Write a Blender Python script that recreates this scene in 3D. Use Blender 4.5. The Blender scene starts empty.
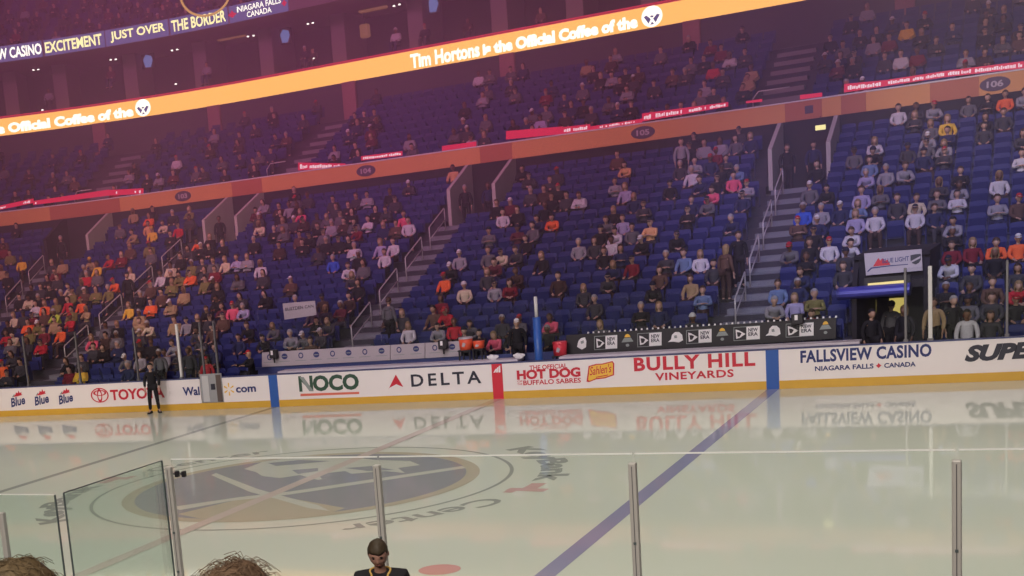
import bpy, bmesh, math, random
from mathutils import Vector, Matrix
random.seed(7)
PI = math.pi
SC = bpy.context.scene
COL = SC.collection

# ------------------------------------------------------------------ camera
CAM = Vector((13.6291, -12.1566, 4.9810))
YAW, PITCH, ROLL, FPX, PPX, PPY = 0.572143588, -0.179966631, -0.106195633, 1325.87945, 202.184422, 502.802396
_f = Vector((-math.sin(YAW) * math.cos(PITCH), math.cos(YAW) * math.cos(PITCH), math.sin(PITCH)))
_r0 = Vector((math.cos(YAW), math.sin(YAW), 0))
_u0 = _r0.cross(_f)
RGT = math.cos(ROLL) * _r0 + math.sin(ROLL) * _u0
UPV = -math.sin(ROLL) * _r0 + math.cos(ROLL) * _u0
cd = bpy.data.cameras.new('camera')
cd.sensor_width = 36
cd.lens = FPX / 1024 * 36
cd.shift_x = (512 - PPX) / 1024
cd.shift_y = (PPY - 288) / 1024
cd.clip_end = 400
cam = bpy.data.objects.new('camera', cd)
COL.objects.link(cam)
cam.matrix_world = Matrix(((RGT.x, UPV.x, -_f.x, CAM.x), (RGT.y, UPV.y, -_f.y, CAM.y), (RGT.z, UPV.z, -_f.z, CAM.z), (0, 0, 0, 1)))
SC.camera = cam


def ray(u, v):
    return RGT * ((u - PPX) / FPX) - UPV * ((v - PPY) / FPX) + _f


def on_y(u, v, Y):
    d = ray(u, v)
    return CAM + d * ((Y - CAM.y) / d.y)


def on_z(u, v, z):
    d = ray(u, v)
    return CAM + d * ((z - CAM.z) / d.z)


def project(P):
    d = Vector(P) - CAM
    w = d.dot(_f)
    return PPX + FPX * d.dot(RGT) / w, PPY - FPX * d.dot(UPV) / w, w


# bowl coordinates: s runs along the far boards, d is the distance behind them
def pos(s, d, z=0.0):
    if s >= -22:
        return Vector((s, 25.9 + d, z))
    a = (-22 - s) / 20.0
    return Vector((-22 - (8.5 + d) * math.sin(a), 17.4 + (8.5 + d) * math.cos(a), z))


def ang(s):
    return 0.0 if s >= -22 else (-22 - s) / 20.0


def to_sd(P):
    if P.x >= -22:
        return P.x, P.y - 25.9
    x, y = P.x + 22, P.y - 17.4
    return -22 - 20 * math.atan2(-x, y), math.hypot(x, y) - 8.5


def on_d(u, v, dd):
    d = ray(u, v)
    t = 25.0
    while t < 130:
        P = CAM + d * t
        if to_sd(P)[1] > dd:
            return to_sd(P)[0], P.z
        t += 0.01
    return 0, 0


# ------------------------------------------------------------------ materials
MATS = {}


def mat(name, col, rough=0.7, emit=0.0, metal=0.0, noise=0.0, scale=6.0, spec=0.5):
    if name in MATS:
        return MATS[name]
    m = bpy.data.materials.new(name)
    m.use_nodes = True
    nt = m.node_tree
    b = nt.nodes['Principled BSDF']
    b.inputs['Base Color'].default_value = (*col, 1)
    b.inputs['Roughness'].default_value = rough
    b.inputs['Metallic'].default_value = metal
    b.inputs['Specular IOR Level'].default_value = spec
    if noise > 0:
        tc = nt.nodes.new('ShaderNodeTexCoord')
        n = nt.nodes.new('ShaderNodeTexNoise')
        n.inputs['Scale'].default_value = scale
        n.inputs['Detail'].default_value = 4
        mx = nt.nodes.new('ShaderNodeMix')
        mx.data_type = 'RGBA'
        mx.inputs[6].default_value = (*[c * (1 - noise) for c in col], 1)
        mx.inputs[7].default_value = (*[min(1, c * (1 + noise)) for c in col], 1)
        nt.links.new(tc.outputs['Object'], n.inputs['Vector'])
        nt.links.new(n.outputs['Fac'], mx.inputs[0])
        nt.links.new(mx.outputs[2], b.inputs['Base Color'])
    if emit > 0:
        b.inputs['Emission Color'].default_value = (*col, 1)
        b.inputs['Emission Strength'].default_value = emit
        b.inputs['Base Color'].default_value = (*[c * 0.1 for c in col], 1)
    MATS[name] = m
    return m


def obj_color_mat(name, rough, spec=0.3, noise=0.18, scale=30):
    m = bpy.data.materials.new(name)
    m.use_nodes = True
    nt = m.node_tree
    b = nt.nodes['Principled BSDF']
    oi = nt.nodes.new('ShaderNodeObjectInfo')
    tc = nt.nodes.new('ShaderNodeTexCoord')
    n = nt.nodes.new('ShaderNodeTexNoise')
    n.inputs['Scale'].default_value = scale
    mp = nt.nodes.new('ShaderNodeMapRange')
    mp.inputs[3].default_value = 1 - noise
    mp.inputs[4].default_value = 1 + noise
    mx = nt.nodes.new('ShaderNodeMix')
    mx.data_type = 'RGBA'
    mx.blend_type = 'MULTIPLY'
    mx.inputs[0].default_value = 1
    nt.links.new(tc.outputs['Object'], n.inputs['Vector'])
    nt.links.new(n.outputs['Fac'], mp.inputs[0])
    nt.links.new(oi.outputs['Color'], mx.inputs[6])
    nt.links.new(mp.outputs[0], mx.inputs[7])
    nt.links.new(mx.outputs[2], b.inputs['Base Color'])
    b.inputs['Roughness'].default_value = rough
    b.inputs['Specular IOR Level'].default_value = spec
    return m


CLOTH = obj_color_mat('cloth', 0.85)
SKIN = obj_color_mat('skin', 0.55, 0.4, 0.08, 12)
HAIR = obj_color_mat('hair', 0.6, 0.4, 0.35, 60)


def attr_mat(name, rough):
    m = bpy.data.materials.new(name)
    m.use_nodes = True
    b = m.node_tree.nodes['Principled BSDF']
    a = m.node_tree.nodes.new('ShaderNodeAttribute')
    a.attribute_name = 'tint'
    m.node_tree.links.new(a.outputs['Color'], b.inputs['Base Color'])
    b.inputs['Roughness'].default_value = rough
    b.inputs['Specular IOR Level'].default_value = 0.25
    return m


CROWD = attr_mat('crowd_cloth', 0.85)


def glass_mat(name, tint, refl):
    m = bpy.data.materials.new(name)
    m.use_nodes = True
    nt = m.node_tree
    nt.nodes.clear()
    o = nt.nodes.new('ShaderNodeOutputMaterial')
    t = nt.nodes.new('ShaderNodeBsdfTransparent')
    t.inputs[0].default_value = (*tint, 1)
    g = nt.nodes.new('ShaderNodeBsdfGlossy')
    g.inputs['Roughness'].default_value = 0.03
    fr = nt.nodes.new('ShaderNodeFresnel')
    fr.inputs['IOR'].default_value = 1.35
    mu = nt.nodes.new('ShaderNodeMath')
    mu.operation = 'MULTIPLY'
    mu.inputs[1].default_value = refl
    mx = nt.nodes.new('ShaderNodeMixShader')
    nt.links.new(fr.outputs[0], mu.inputs[0])
    nt.links.new(mu.outputs[0], mx.inputs[0])
    nt.links.new(t.outputs[0], mx.inputs[1])
    nt.links.new(g.outputs[0], mx.inputs[2])
    nt.links.new(mx.outputs[0], o.inputs[0])
    return m


GLASS = glass_mat('clear_glass', (0.985, 0.995, 0.99), 0.5)
GLASS_TINT = glass_mat('tinted_glass', (0.92, 0.975, 0.955), 0.35)
GLASS_FAR = glass_mat('arena_glass', (0.96, 0.97, 0.97), 0.9)

M_ICE = mat('ice', (0.60, 0.625, 0.53), 0.045, noise=0.05, scale=0.35, spec=0.5)
M_ICE.node_tree.nodes['Principled BSDF'].inputs['IOR'].default_value = 1.31


def paint(name, col):
    m = mat(name, col, 0.08, noise=0.06, scale=3.0)
    m.node_tree.nodes['Principled BSDF'].inputs['IOR'].default_value = 1.31
    return m


M_BLUELINE = paint('ice_blue', (0.26, 0.26, 0.38))
M_REDLINE = paint('ice_red', (0.53, 0.455, 0.40))
M_REDDOT = paint('ice_red_dot', (0.58, 0.30, 0.28))
M_GREYLINE = paint('ice_grey', (0.33, 0.35, 0.31))
M_LOGOBLUE = paint('ice_logo_blue', (0.295, 0.305, 0.31))
M_LOGOTAN = paint('ice_logo_tan', (0.455, 0.42, 0.315))
M_LOGOWHITE = paint('ice_logo_white', (0.52, 0.53, 0.45))
M_BOARD = mat('board_white', (0.80, 0.74, 0.71), 0.3, noise=0.03, scale=1.5)
M_KICK = mat('kick_yellow', (0.62, 0.36, 0.045), 0.35, noise=0.06, scale=3)
M_CAP = mat('cap_blue', (0.05, 0.06, 0.16), 0.4)
M_SBLUE = mat('stripe_blue', (0.03, 0.10, 0.36), 0.35)
M_SRED = mat('stripe_red', (0.60, 0.03, 0.05), 0.35)
M_NAVY = mat('ink_navy', (0.02, 0.03, 0.14), 0.4)
M_INKRED = mat('ink_red', (0.55, 0.02, 0.04), 0.4)
M_INKDARK = mat('ink_dark', (0.025, 0.025, 0.04), 0.4)
M_INKGREEN = mat('ink_green', (0.035, 0.08, 0.05), 0.4)
M_INKGREY = mat('ink_grey', (0.27, 0.30, 0.28), 0.4)
M_INKORANGE = mat('ink_orange', (0.70, 0.16, 0.10), 0.4)
M_INKYELLOW = mat('ink_yellow', (0.80, 0.48, 0.06), 0.4)
M_WHITE = mat('ink_white', (0.80, 0.78, 0.76), 0.5)
M_PALE = mat('panel_pale', (0.42, 0.37, 0.39), 0.5, noise=0.03)
M_LILAC = mat('bench_pale', (0.55, 0.50, 0.55), 0.5, noise=0.05)
M_BLACK = mat('black_panel', (0.018, 0.015, 0.018), 0.5)
M_CONC = mat('concrete', (0.19, 0.18, 0.19), 0.85, noise=0.15, scale=2.0)
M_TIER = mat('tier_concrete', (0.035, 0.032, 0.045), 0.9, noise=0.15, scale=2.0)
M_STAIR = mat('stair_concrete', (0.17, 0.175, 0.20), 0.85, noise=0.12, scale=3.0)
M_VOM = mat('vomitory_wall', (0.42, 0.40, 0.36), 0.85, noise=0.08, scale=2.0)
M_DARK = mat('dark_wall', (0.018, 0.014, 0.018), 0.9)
M_CLUBWALL = mat('club_wall', (0.06, 0.05, 0.06), 0.9, noise=0.15)
M_PILLAR = mat('pillar', (0.30, 0.13, 0.13), 0.8)
M_SUITEPIL = mat('suite_pillar', (0.16, 0.13, 0.14), 0.85)
M_SEAT = mat('seat_blue', (0.016, 0.022, 0.125), 0.6, noise=0.12, scale=4, spec=0.25)
M_SEATF = mat('seat_standard', (0.02, 0.025, 0.09), 0.5)
M_RAIL = mat('rail_metal', (0.50, 0.48, 0.46), 0.4, metal=0.3)
M_STEEL = mat('stanchion_metal', (0.17, 0.16, 0.165), 0.4, metal=0.4)
M_WPOST = mat('white_post', (0.62, 0.60, 0.56), 0.5)
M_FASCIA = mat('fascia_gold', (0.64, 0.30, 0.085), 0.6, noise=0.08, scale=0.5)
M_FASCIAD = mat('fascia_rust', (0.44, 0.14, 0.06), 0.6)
M_OVAL = mat('oval_dark', (0.08, 0.05, 0.08), 0.6)
M_OVALTXT = mat('oval_text', (0.45, 0.38, 0.40), 0.6)
M_GOLDSTRIPE = mat('gold_trim', (0.6, 0.42, 0.15), 0.5)
L_ORANGE = mat('led_orange', (1.0, 0.47, 0.10), 0.5, emit=1.45)
L_EDGE = mat('led_edge_red', (0.62, 0.015, 0.05), 0.5, emit=0.9)
L_WHITE = mat('led_white', (1.0, 0.95, 0.82), 0.5, emit=1.8)
L_NAVY = mat('led_navy', (0.10, 0.10, 0.28), 0.5, emit=0.9)
L_YELLOW = mat('led_yellow', (1.0, 0.90, 0.42), 0.5, emit=1.5)
L_RED = mat('led_and_reflected_red', (0.66, 0.008, 0.055), 0.5, emit=0.9)
L_PINK = mat('reflected_pinkwhite', (1.0, 0.70, 0.78), 0.5, emit=0.9)
L_RING = mat('led_gold_ring', (0.80, 0.42, 0.12), 0.5, emit=0.8)
L_TV = mat('tv_glow', (0.22, 0.30, 0.75), 0.5, emit=0.55)
L_SPOT = mat('downlight', (1.0, 0.9, 0.85), 0.5, emit=2.0)
L_TUBE = mat('tunnel_tube', (1.0, 0.80, 0.30), 0.5, emit=0.8)
L_ROOM = mat('tunnel_room_glow', (0.95, 0.75, 0.20), 0.5, emit=0.55)
L_EXIT = mat('exit_glow', (1.0, 0.85, 0.35), 0.5, emit=1.1)
M_GATE = mat('gate_grey', (0.30, 0.30, 0.30), 0.5, noise=0.1)
M_GATEL = mat('gate_light', (0.50, 0.49, 0.48), 0.5)
M_GATED = mat('gate_brown', (0.10, 0.07, 0.06), 0.5)
M_COOLER = mat('cooler_orange', (0.75, 0.10, 0.04), 0.45)
M_COOLERR = mat('cooler_red', (0.62, 0.04, 0.06), 0.45)
M_CANOPY = mat('canopy_blue', (0.06, 0.06, 0.30), 0.35, noise=0.2, scale=3)
M_EYE = mat('eye_dark', (0.02, 0.015, 0.012), 0.3)
M_LIP = mat('lip', (0.30, 0.10, 0.08), 0.5)


# ------------------------------------------------------------------ mesh helpers
def box(bm, x0, x1, y0, y1, z0, z1, M=None):
    vs = [bm.verts.new(p) for p in ((x0, y0, z0), (x1, y0, z0), (x1, y1, z0), (x0, y1, z0), (x0, y0, z1), (x1, y0, z1), (x1, y1, z1), (x0, y1, z1))]
    for f in ((3, 2, 1, 0), (4, 5, 6, 7), (0, 1, 5, 4), (1, 2, 6, 5), (2, 3, 7, 6), (3, 0, 4, 7)):
        bm.faces.new([vs[i] for i in f])
    if M:
        bmesh.ops.transform(bm, matrix=M, verts=vs)
    return vs


def rbox(bm, x0, x1, y0, y1, z0, z1, r=0.02, seg=2, M=None):
    t = bmesh.new()
    box(t, x0, x1, y0, y1, z0, z1)
    bmesh.ops.bevel(t, geom=t.edges[:], offset=r, segments=seg, affect='EDGES', profile=0.5)
    add(bm, t, M)


def add(bm, t, M=None):
    if M:
        bmesh.ops.transform(t, matrix=M, verts=t.verts)
    me = bpy.data.meshes.new('t')
    t.to_mesh(me)
    t.free()
    bm.from_mesh(me)
    bpy.data.meshes.remove(me)


def prism(bm, pts, vec):
    """pts: list of 3-d points of a planar polygon, extruded along vec"""
    a = [bm.verts.new(p) for p in pts]
    b = [bm.verts.new(Vector(p) + Vector(vec)) for p in pts]
    n = len(pts)
    bm.faces.new(a)
    bm.faces.new(b[::-1])
    for i in range(n):
        bm.faces.new((a[i], b[i], b[(i + 1) % n], a[(i + 1) % n]))


def tube(bm, pts, r, seg=8):
    pts = [Vector(p) for p in pts]
    rings = []
    for i, p in enumerate(pts):
        d = (pts[min(i + 1, len(pts) - 1)] - pts[max(i - 1, 0)]).normalized()
        a = d.orthogonal().normalized()
        if i and abs(d.z) < 0.99:
            a = d.cross(Vector((0, 0, 1))).normalized()
        elif abs(d.z) < 0.99:
            a = d.cross(Vector((0, 0, 1))).normalized()
        b = d.cross(a)
        rings.append([bm.verts.new(p + (a * math.cos(k * 2 * PI / seg) + b * math.sin(k * 2 * PI / seg)) * r) for k in range(seg)])
    for i in range(len(rings) - 1):
        for k in range(seg):
            bm.faces.new((rings[i][k], rings[i][(k + 1) % seg], rings[i + 1][(k + 1) % seg], rings[i + 1][k]))
    bm.faces.new(rings[0][::-1])
    bm.faces.new(rings[-1])


def cyl(bm, c, r0, r1, h, seg=16):
    c = Vector(c)
    a = [bm.verts.new(c + Vector((r0 * math.cos(k * 2 * PI / seg), r0 * math.sin(k * 2 * PI / seg), 0))) for k in range(seg)]
    b = [bm.verts.new(c + Vector((r1 * math.cos(k * 2 * PI / seg), r1 * math.sin(k * 2 * PI / seg), h))) for k in range(seg)]
    bm.faces.new(a[::-1])
    bm.faces.new(b)
    for k in range(seg):
        bm.faces.new((a[k], a[(k + 1) % seg], b[(k + 1) % seg], b[k]))


def build(name, bm, m, parent=None, smooth=False, normals=True):
    if normals:
        bmesh.ops.recalc_face_normals(bm, faces=bm.faces)
    me = bpy.data.meshes.new(name)
    bm.to_mesh(me)
    bm.free()
    if m:
        me.materials.append(m)
    if smooth:
        for p in me.polygons:
            p.use_smooth = True
    return link(name, me, parent)


def link(name, me, parent=None):
    o = bpy.data.objects.new(name, me)
    COL.objects.link(o)
    if parent:
        o.parent = parent
    return o


def tag(o, label=None, cat=None, group=None, kind=None):
    if label:
        o['label'] = label
    if cat:
        o['category'] = cat
    if group:
        o['group'] = group
    if kind:
        o['kind'] = kind
    return o


def thing(name, label, cat, loc=(0, 0, 0), rz=0, group=None):
    o = bpy.data.objects.new(name, None)
    o.empty_display_size = 0.2
    COL.objects.link(o)
    o.location = loc
    o.rotation_euler = (0, 0, rz)
    return tag(o, label, cat, group)


def struct(name, bm, m, label=None, parent=None, cat=None):
    o = build(name, bm, m, parent)
    o['kind'] = 'structure'
    tag(o, label, cat)
    return o


def sweep(bm, prof, ss, closed=False):
    """profile of (d, z) points swept along the bowl"""
    rows = [[bm.verts.new(pos(s, d, z)) for d, z in prof] for s in ss]
    n = len(prof)
    for i in range(len(ss) - 1):
        for k in range(n if closed else n - 1):
            k2 = (k + 1) % n
            bm.faces.new((rows[i][k], rows[i + 1][k], rows[i + 1][k2], rows[i][k2]))
    if closed:
        bm.faces.new(rows[0][::-1])
        bm.faces.new(rows[-1])


def srange(a, b):
    out = [a]
    s = a
    while s < b - 1e-6:
        s = min(b, s + (0.7 if s < -22 else 40))
        if out[-1] < -22 < s:
            out.append(-22.0)
            s = -22.0 if False else s
        out.append(s)
    return out


_TXT = {}


def text_geo(s, bold=0.0, shear=0.0, space=1.0):
    k = (s, bold, shear, space)
    if k not in _TXT:
        cu = bpy.data.curves.new('txt', 'FONT')
        cu.body = s
        cu.offset = bold
        cu.shear = shear
        cu.space_character = space
        cu.resolution_u = 3
        o = bpy.data.objects.new('txt', cu)
        COL.objects.link(o)
        bpy.context.view_layer.update()
        me = bpy.data.meshes.new_from_object(o.evaluated_get(bpy.context.evaluated_depsgraph_get()))
        bpy.data.objects.remove(o)
        vs = [v.co.copy() for v in me.vertices]
        fs = [tuple(p.vertices) for p in me.polygons]
        bpy.data.meshes.remove(me)
        x0 = min(v.x for v in vs)
        x1 = max(v.x for v in vs)
        y0 = min(v.y for v in vs)
        y1 = max(v.y for v in vs)
        _TXT[k] = ([((v.x - x0) / (x1 - x0), (v.y - y0) / (y1 - y0)) for v in vs], fs)
    return _TXT[k]


def text_map(bm, s, fn, bold=0.02, shear=0.0, space=1.0):
    vs, fs = text_geo(s, bold, shear, space)
    nv = [bm.verts.new(fn(x, y)) for x, y in vs]
    for f in fs:
        try:
            bm.faces.new([nv[i] for i in f])
        except ValueError:
            pass


def text_y(name, s, uL, vL, uR, vR, h, Y, m, parent, bold=0.02, shear=0.0, space=1.0):
    """lettering on a plane facing the rink, from baseline pixels (left, right) and letter height in px"""
    A = on_y(uL, vL, Y)
    B = on_y(uR, vR, Y)
    T = on_y(uL, vL - h, Y)
    zz = T.z - A.z
    bm = bmesh.new()
    text_map(bm, s, lambda x, y: (A.x + (B.x - A.x) * x, Y, A.z + (B.z - A.z) * x + zz * y), bold, shear, space)
    return build(name, bm, m, parent, normals=False)


def poly_y(name, pix, Y, m, parent, thick=0.004):
    bm = bmesh.new()
    prism(bm, [on_y(u, v, Y) for u, v in pix], (0, -thick, 0))
    return build(name, bm, m, parent)


def ellipse_y(bm, u, v, ru, rv, Y, inner=None, y0=0.0, a0=0, a1=2 * PI, seg=28):
    c = on_y(u, v, Y)
    rx = abs(on_y(u + ru, v, Y).x - c.x)
    rz = abs(on_y(u, v + rv, Y).z - c.z)
    o = []
    i = []
    for k in range(seg + 1):
        a = a0 + (a1 - a0) * k / seg
        o.append(bm.verts.new((c.x + rx * math.cos(a), Y - y0, c.z + rz * math.sin(a))))
        if inner is not None:
            i.append(bm.verts.new((c.x + rx * inner * math.cos(a), Y - y0, c.z + rz * inner * math.sin(a))))
    if inner is None:
        bm.faces.new(o[:-1] if a1 - a0 > 6.2 else o)
    else:
        for k in range(seg):
            bm.faces.new((o[k], o[k + 1], i[k + 1], i[k]))


# ------------------------------------------------------------------ the ice
bm = bmesh.new()
box(bm, -34, 18, 0.02, 25.88, -0.2, 0)
ice = struct('floor', bm, M_ICE, 'pale glossy sheet of rink ice', cat='ice')


def ice_poly(name, pts, m, z):
    bm = bmesh.new()
    bm.faces.new([bm.verts.new((x, y, z)) for x, y in pts])
    o = build(name, bm, m, ice)
    return o


def ice_ring(bm, r0, r1, z, a0=0, a1=2 * PI, seg=96):
    prev = None
    for k in range(seg + 1):
        a = a0 + (a1 - a0) * k / seg
        c = [bm.verts.new((r * math.cos(a), 12.95 + r * math.sin(a), z)) for r in (r0, r1)]
        if prev:
            bm.faces.new((prev[0], prev[1], c[1], c[0]))
        prev = c


ice_poly('blue_line', [(7.47, 0.02), (7.77, 0.02), (7.77, 25.88), (7.47, 25.88)], M_BLUELINE, 0.002)
ice_poly('blue_line', [(-7.74, 0.02), (-7.5, 0.02), (-7.5, 25.88), (-7.74, 25.88)], M_GREYLINE, 0.002)
ice_poly('red_line', [(-0.15, 0.02), (0.15, 0.02), (0.15, 25.88), (-0.15, 25.88)], M_REDLINE, 0.0075)
bm = bmesh.new()
ice_ring(bm, 4.5, 4.58, 0.003)
build('centre_circle', bm, M_GREYLINE, ice)
bm = bmesh.new()
bm.faces.new([bm.verts.new((3.60 * math.cos(k * PI / 48), 12.95 + 3.60 * math.sin(k * PI / 48), 0.003)) for k in range(96)])
logo = build('centre_logo', bm, M_LOGOBLUE, ice)
bm = bmesh.new()
ice_ring(bm, 3.6, 3.88, 0.004)
build('logo_ring', bm, M_LOGOTAN, logo)


def ice_px(name, pix, m, z, parent):
    bm = bmesh.new()
    bm.faces.new([bm.verts.new(on_z(u, v, z)) for u, v in pix])
    return build(name, bm, m, parent)


# crossed sabres, the leaping buffalo's pale body and the tan lower field
ice_px('tan_field', [(178, 514), (215, 505), (248, 497), (272, 495), (300, 500), (345, 508), (330, 513), (290, 517.5), (240, 519.5), (200, 518.5)], M_LOGOTAN, 0.0045, logo)
ice_px('sabre', [(211, 475), (216, 473), (258, 489), (283, 496), (318, 505), (330, 511), (308, 508), (277, 499), (250, 492)], M_LOGOWHITE, 0.006, logo)
ice_px('sabre', [(172, 507), (240, 497), (290, 491.5), (360, 481), (462, 466), (466, 468), (380, 481), (290, 494.5), (230, 501), (180, 510)], M_LOGOWHITE, 0.0055, logo)
ice_px('buffalo_body', [(244, 469), (262, 462), (300, 456), (350, 456.5), (375, 460), (410, 461), (420, 465), (398, 468), (405, 473), (385, 471), (350, 474), (318, 480), (300, 475), (280, 478), (262, 476), (256, 472)], M_LOGOWHITE, 0.005, logo)
for q in ([(268, 463), (300, 460), (330, 461), (300, 464), (276, 466)], [(292, 470), (318, 468), (318, 471), (298, 474)], [(345, 468), (372, 466), (395, 470), (368, 471)], [(318, 474), (345, 471), (352, 474), (322, 479)]):
    ice_px('buffalo_mark', q, M_LOGOBLUE, 0.0065, logo)


def ring_text(s, a_start, a_end, r0, r1, m, bold=0.015):
    bm = bmesh.new()

    def fn(x, y):
        a = a_start + (a_end - a_start) * x
        r = r0 + (r1 - r0) * y
        return (r * math.cos(a), 12.95 + r * math.sin(a), 0.003)
    text_map(bm, s, fn, bold)
    return build('ice_lettering', bm, m, ice, normals=False)


R_ = math.radians
for off in (0, PI):
    ring_text('KeyBank', R_(50) + off, R_(2) + off, 4.95, 5.75, M_GREYLINE, 0.05)
    ring_text('Center', R_(-17) + off, R_(-54) + off, 4.92, 5.55, M_GREYLINE, 0.015)
    bm = bmesh.new()
    for (ra, rb, da, db) in ((4.95, 5.75, -8.5, -5.5), (5.2, 5.5, -5.5, 0.0), (5.0, 5.2, -10.5, -8.5)):
        ice_ring(bm, ra, rb, 0.003, R_(da) + off, R_(db) + off, 4)
    build('key_emblem', bm, paint('ice_key_red', (0.56, 0.38, 0.35)), ice)
bm = bmesh.new()
bm.faces.new([bm.verts.new((5.95 + 0.32 * math.cos(k * PI / 16), 6.2 + 0.32 * math.sin(k * PI / 16), 0.003)) for k in range(32)])
build('faceoff_dot', bm, M_REDDOT, ice)

# ------------------------------------------------------------------ far boards, section by section
YB = 25.9
YT = YB - 0.006
XB = [-29.5, -7.62, 0.0, 7.62, 15.5]


def board_section(s0, s1, label, gap=None):
    t = thing('rink_board_section', label, 'rink boards', pos((s0 + s1) / 2 if s0 > -22 else -13.5, 0))
    inv = Matrix.Translation(-t.location)

    def sw(name, prof, m, rng):
        bm = bmesh.new()
        for a, b in rng:
            sweep(bm, prof, srange(a, b), True)
        bmesh.ops.transform(bm, matrix=inv, verts=bm.verts)
        return build(name, bm, m, t)
    full = [(s0, s1)]
    upper = [(s0, gap[0]), (gap[1], s1)] if gap else full
    sw('white_panel', [(0, 0.22), (0.1, 0.22), (0.1, 1.05), (0, 1.05)], M_BOARD, upper)
    sw('kick_plate', [(-0.012, 0.0), (0.1, 0.0), (0.1, 0.22), (-0.012, 0.22)], M_KICK, full)
    sw('cap_rail', [(-0.015, 1.05), (0.14, 1.05), (0.14, 1.085), (-0.015, 1.085)], M_CAP, upper)
    return t


def keep(o, t):
    """world-space child of an empty that stands at t"""
    o.matrix_parent_inverse = Matrix.Translation(-t.location)
    return o


GATE = (on_y(200.5, 390, YB).x, on_y(223, 390, YB).x)
bs0 = board_section(-29.5, -7.62, 'white board section left of the benches with three small blue beer emblems', GATE)
bs1 = board_section(-7.62, 0, 'white board section with green lettering and a red triangle emblem')
bs2 = board_section(0, 7.62, 'white board section with red hot dog lettering and a yellow badge')
bs3 = board_section(7.62, 15.5, 'white board section with navy casino lettering and heavy dark italics')
for x, m, t, nm in ((-7.62, M_SBLUE, bs1, 'blue_stripe'), (0, M_SRED, bs2, 'red_stripe'), (7.62, M_SBLUE, bs3, 'blue_stripe')):
    bm = bmesh.new()
    box(bm, x - 0.16, x + 0.16, YB - 0.016, YB - 0.001, 0.0, 1.05)
    keep(build(nm, bm, m, t), t)


def T(name, s, uL, vL, uR, vR, h, m, t, **k):
    return keep(text_y(name, s, uL, vL, uR, vR, h, YT, m, t, **k), t)


def PL(name, pix, m, t, y=YT):
    return keep(poly_y(name, pix, y, m, t), t)


# beer emblems
for k, (u, v) in enumerate(((11.5, 407.5), (35.2, 406), (59.3, 404.8))):
    T('lettering', 'Blue', u, v, u + 14, v - 3.5, 9.0, M_NAVY, bs0, bold=0.03, shear=0.1)
    PL('leaf_emblem', [(u + 1.5, v - 10.5), (u + 4, v - 13), (u + 4.5, v - 15), (u + 6.3, v - 14.2), (u + 7, v - 17), (u + 8, v - 14.6), (u + 10, v - 15.2), (u + 9.8, v - 13.2), (u + 11, v - 12.6), (u + 6, v - 11.2)], M_INKRED, bs0)
    PL('wheat_stroke', [(u + 0.5, v - 10.2), (u + 2.2, v - 13), (u + 3.2, v - 13.4), (u + 2.4, v - 10.6)], M_INKGREY, bs0)
bm = bmesh.new()
ellipse_y(bm, 99.7, 395.3, 9.0, 7.4, YT, 0.86)
ellipse_y(bm, 99.7, 393.0, 6.6, 2.9, YT, 0.72, 0.001)
ellipse_y(bm, 99.7, 395.6, 2.5, 6.9, YT, 0.62, 0.002)
keep(build('oval_emblem', bm, M_INKRED, bs0), bs0)
T('lettering', 'TOYOTA', 111, 400.6, 165, 397.6, 10.8, M_INKRED, bs0, bold=0.035)
T('lettering', 'Wal', 183.2, 395.8, 200, 395.2, 8.6, M_NAVY, bs0, bold=0.03)
for k in range(6):
    a = PI / 2 + k * PI / 3
    c = on_y(229, 389.3, YT)
    ca, sa = math.cos(a), math.sin(a)
    bm = bmesh.new()
    prism(bm, [(c.x + ca * r - sa * w, YT, c.z + sa * r + ca * w) for r, w in ((0.07, 0.014), (0.2, 0.028), (0.22, 0), (0.2, -0.028), (0.07, -0.014))], (0, -0.003, 0))
    keep(build('spark_ray', bm, M_INKYELLOW, bs0), bs0)
T('lettering', 'com', 236.2, 392.9, 256.2, 391.8, 5.6, M_NAVY, bs0, bold=0.03)
# battery maker and airline
T('lettering', 'N', 299.5, 391.8, 313.5, 391.2, 15.6, M_INKGREEN, bs1, bold=0.03)
PL('letter_slash', [(299.5, 377.2), (303.5, 377.0), (313.5, 391.0), (309.5, 391.3)], M_INKGREY, bs1, YT - 0.004)
T('lettering', 'OCO', 313.5, 391.6, 359.5, 389.6, 16.0, M_INKGREEN, bs1, bold=0.045)
PL('underline', [(300.5, 393.8), (359.2, 391.8), (359.2, 394.0), (300.5, 396.2)], M_INKORANGE, bs1)
PL('triangle_emblem', [(388.5, 389.2), (395.8, 374.6), (396.2, 385.0)], M_INKRED, bs1)
PL('triangle_emblem', [(396.2, 385.0), (395.8, 374.6), (404.0, 388.2)], M_INKRED, bs1)
PL('triangle_notch', [(389.2, 388.0), (396.2, 384.2), (403.6, 387.2), (403.9, 388.3), (396.2, 386.0), (388.9, 389.2)], M_WHITE, bs1, YT - 0.004)
T('lettering', 'DELTA', 411.5, 386.9, 481.5, 383.2, 12.4, M_INKDARK, bs1, bold=0.02, space=1.35)
# stripes mark
for k in range(3):
    PL('stripe_mark', [(493.3 + k * 2.6, 372.6 - k * 0.1), (495.6 + k * 1.6, 367.2 + k * 0.2 + (1.0 - k) * 1.6), (497.0 + k * 1.6, 367.0 + (1.0 - k) * 1.6), (495.3 + k * 2.6, 372.5 - k * 0.1)], M_WHITE, bs2, YT - 0.012)
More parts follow.
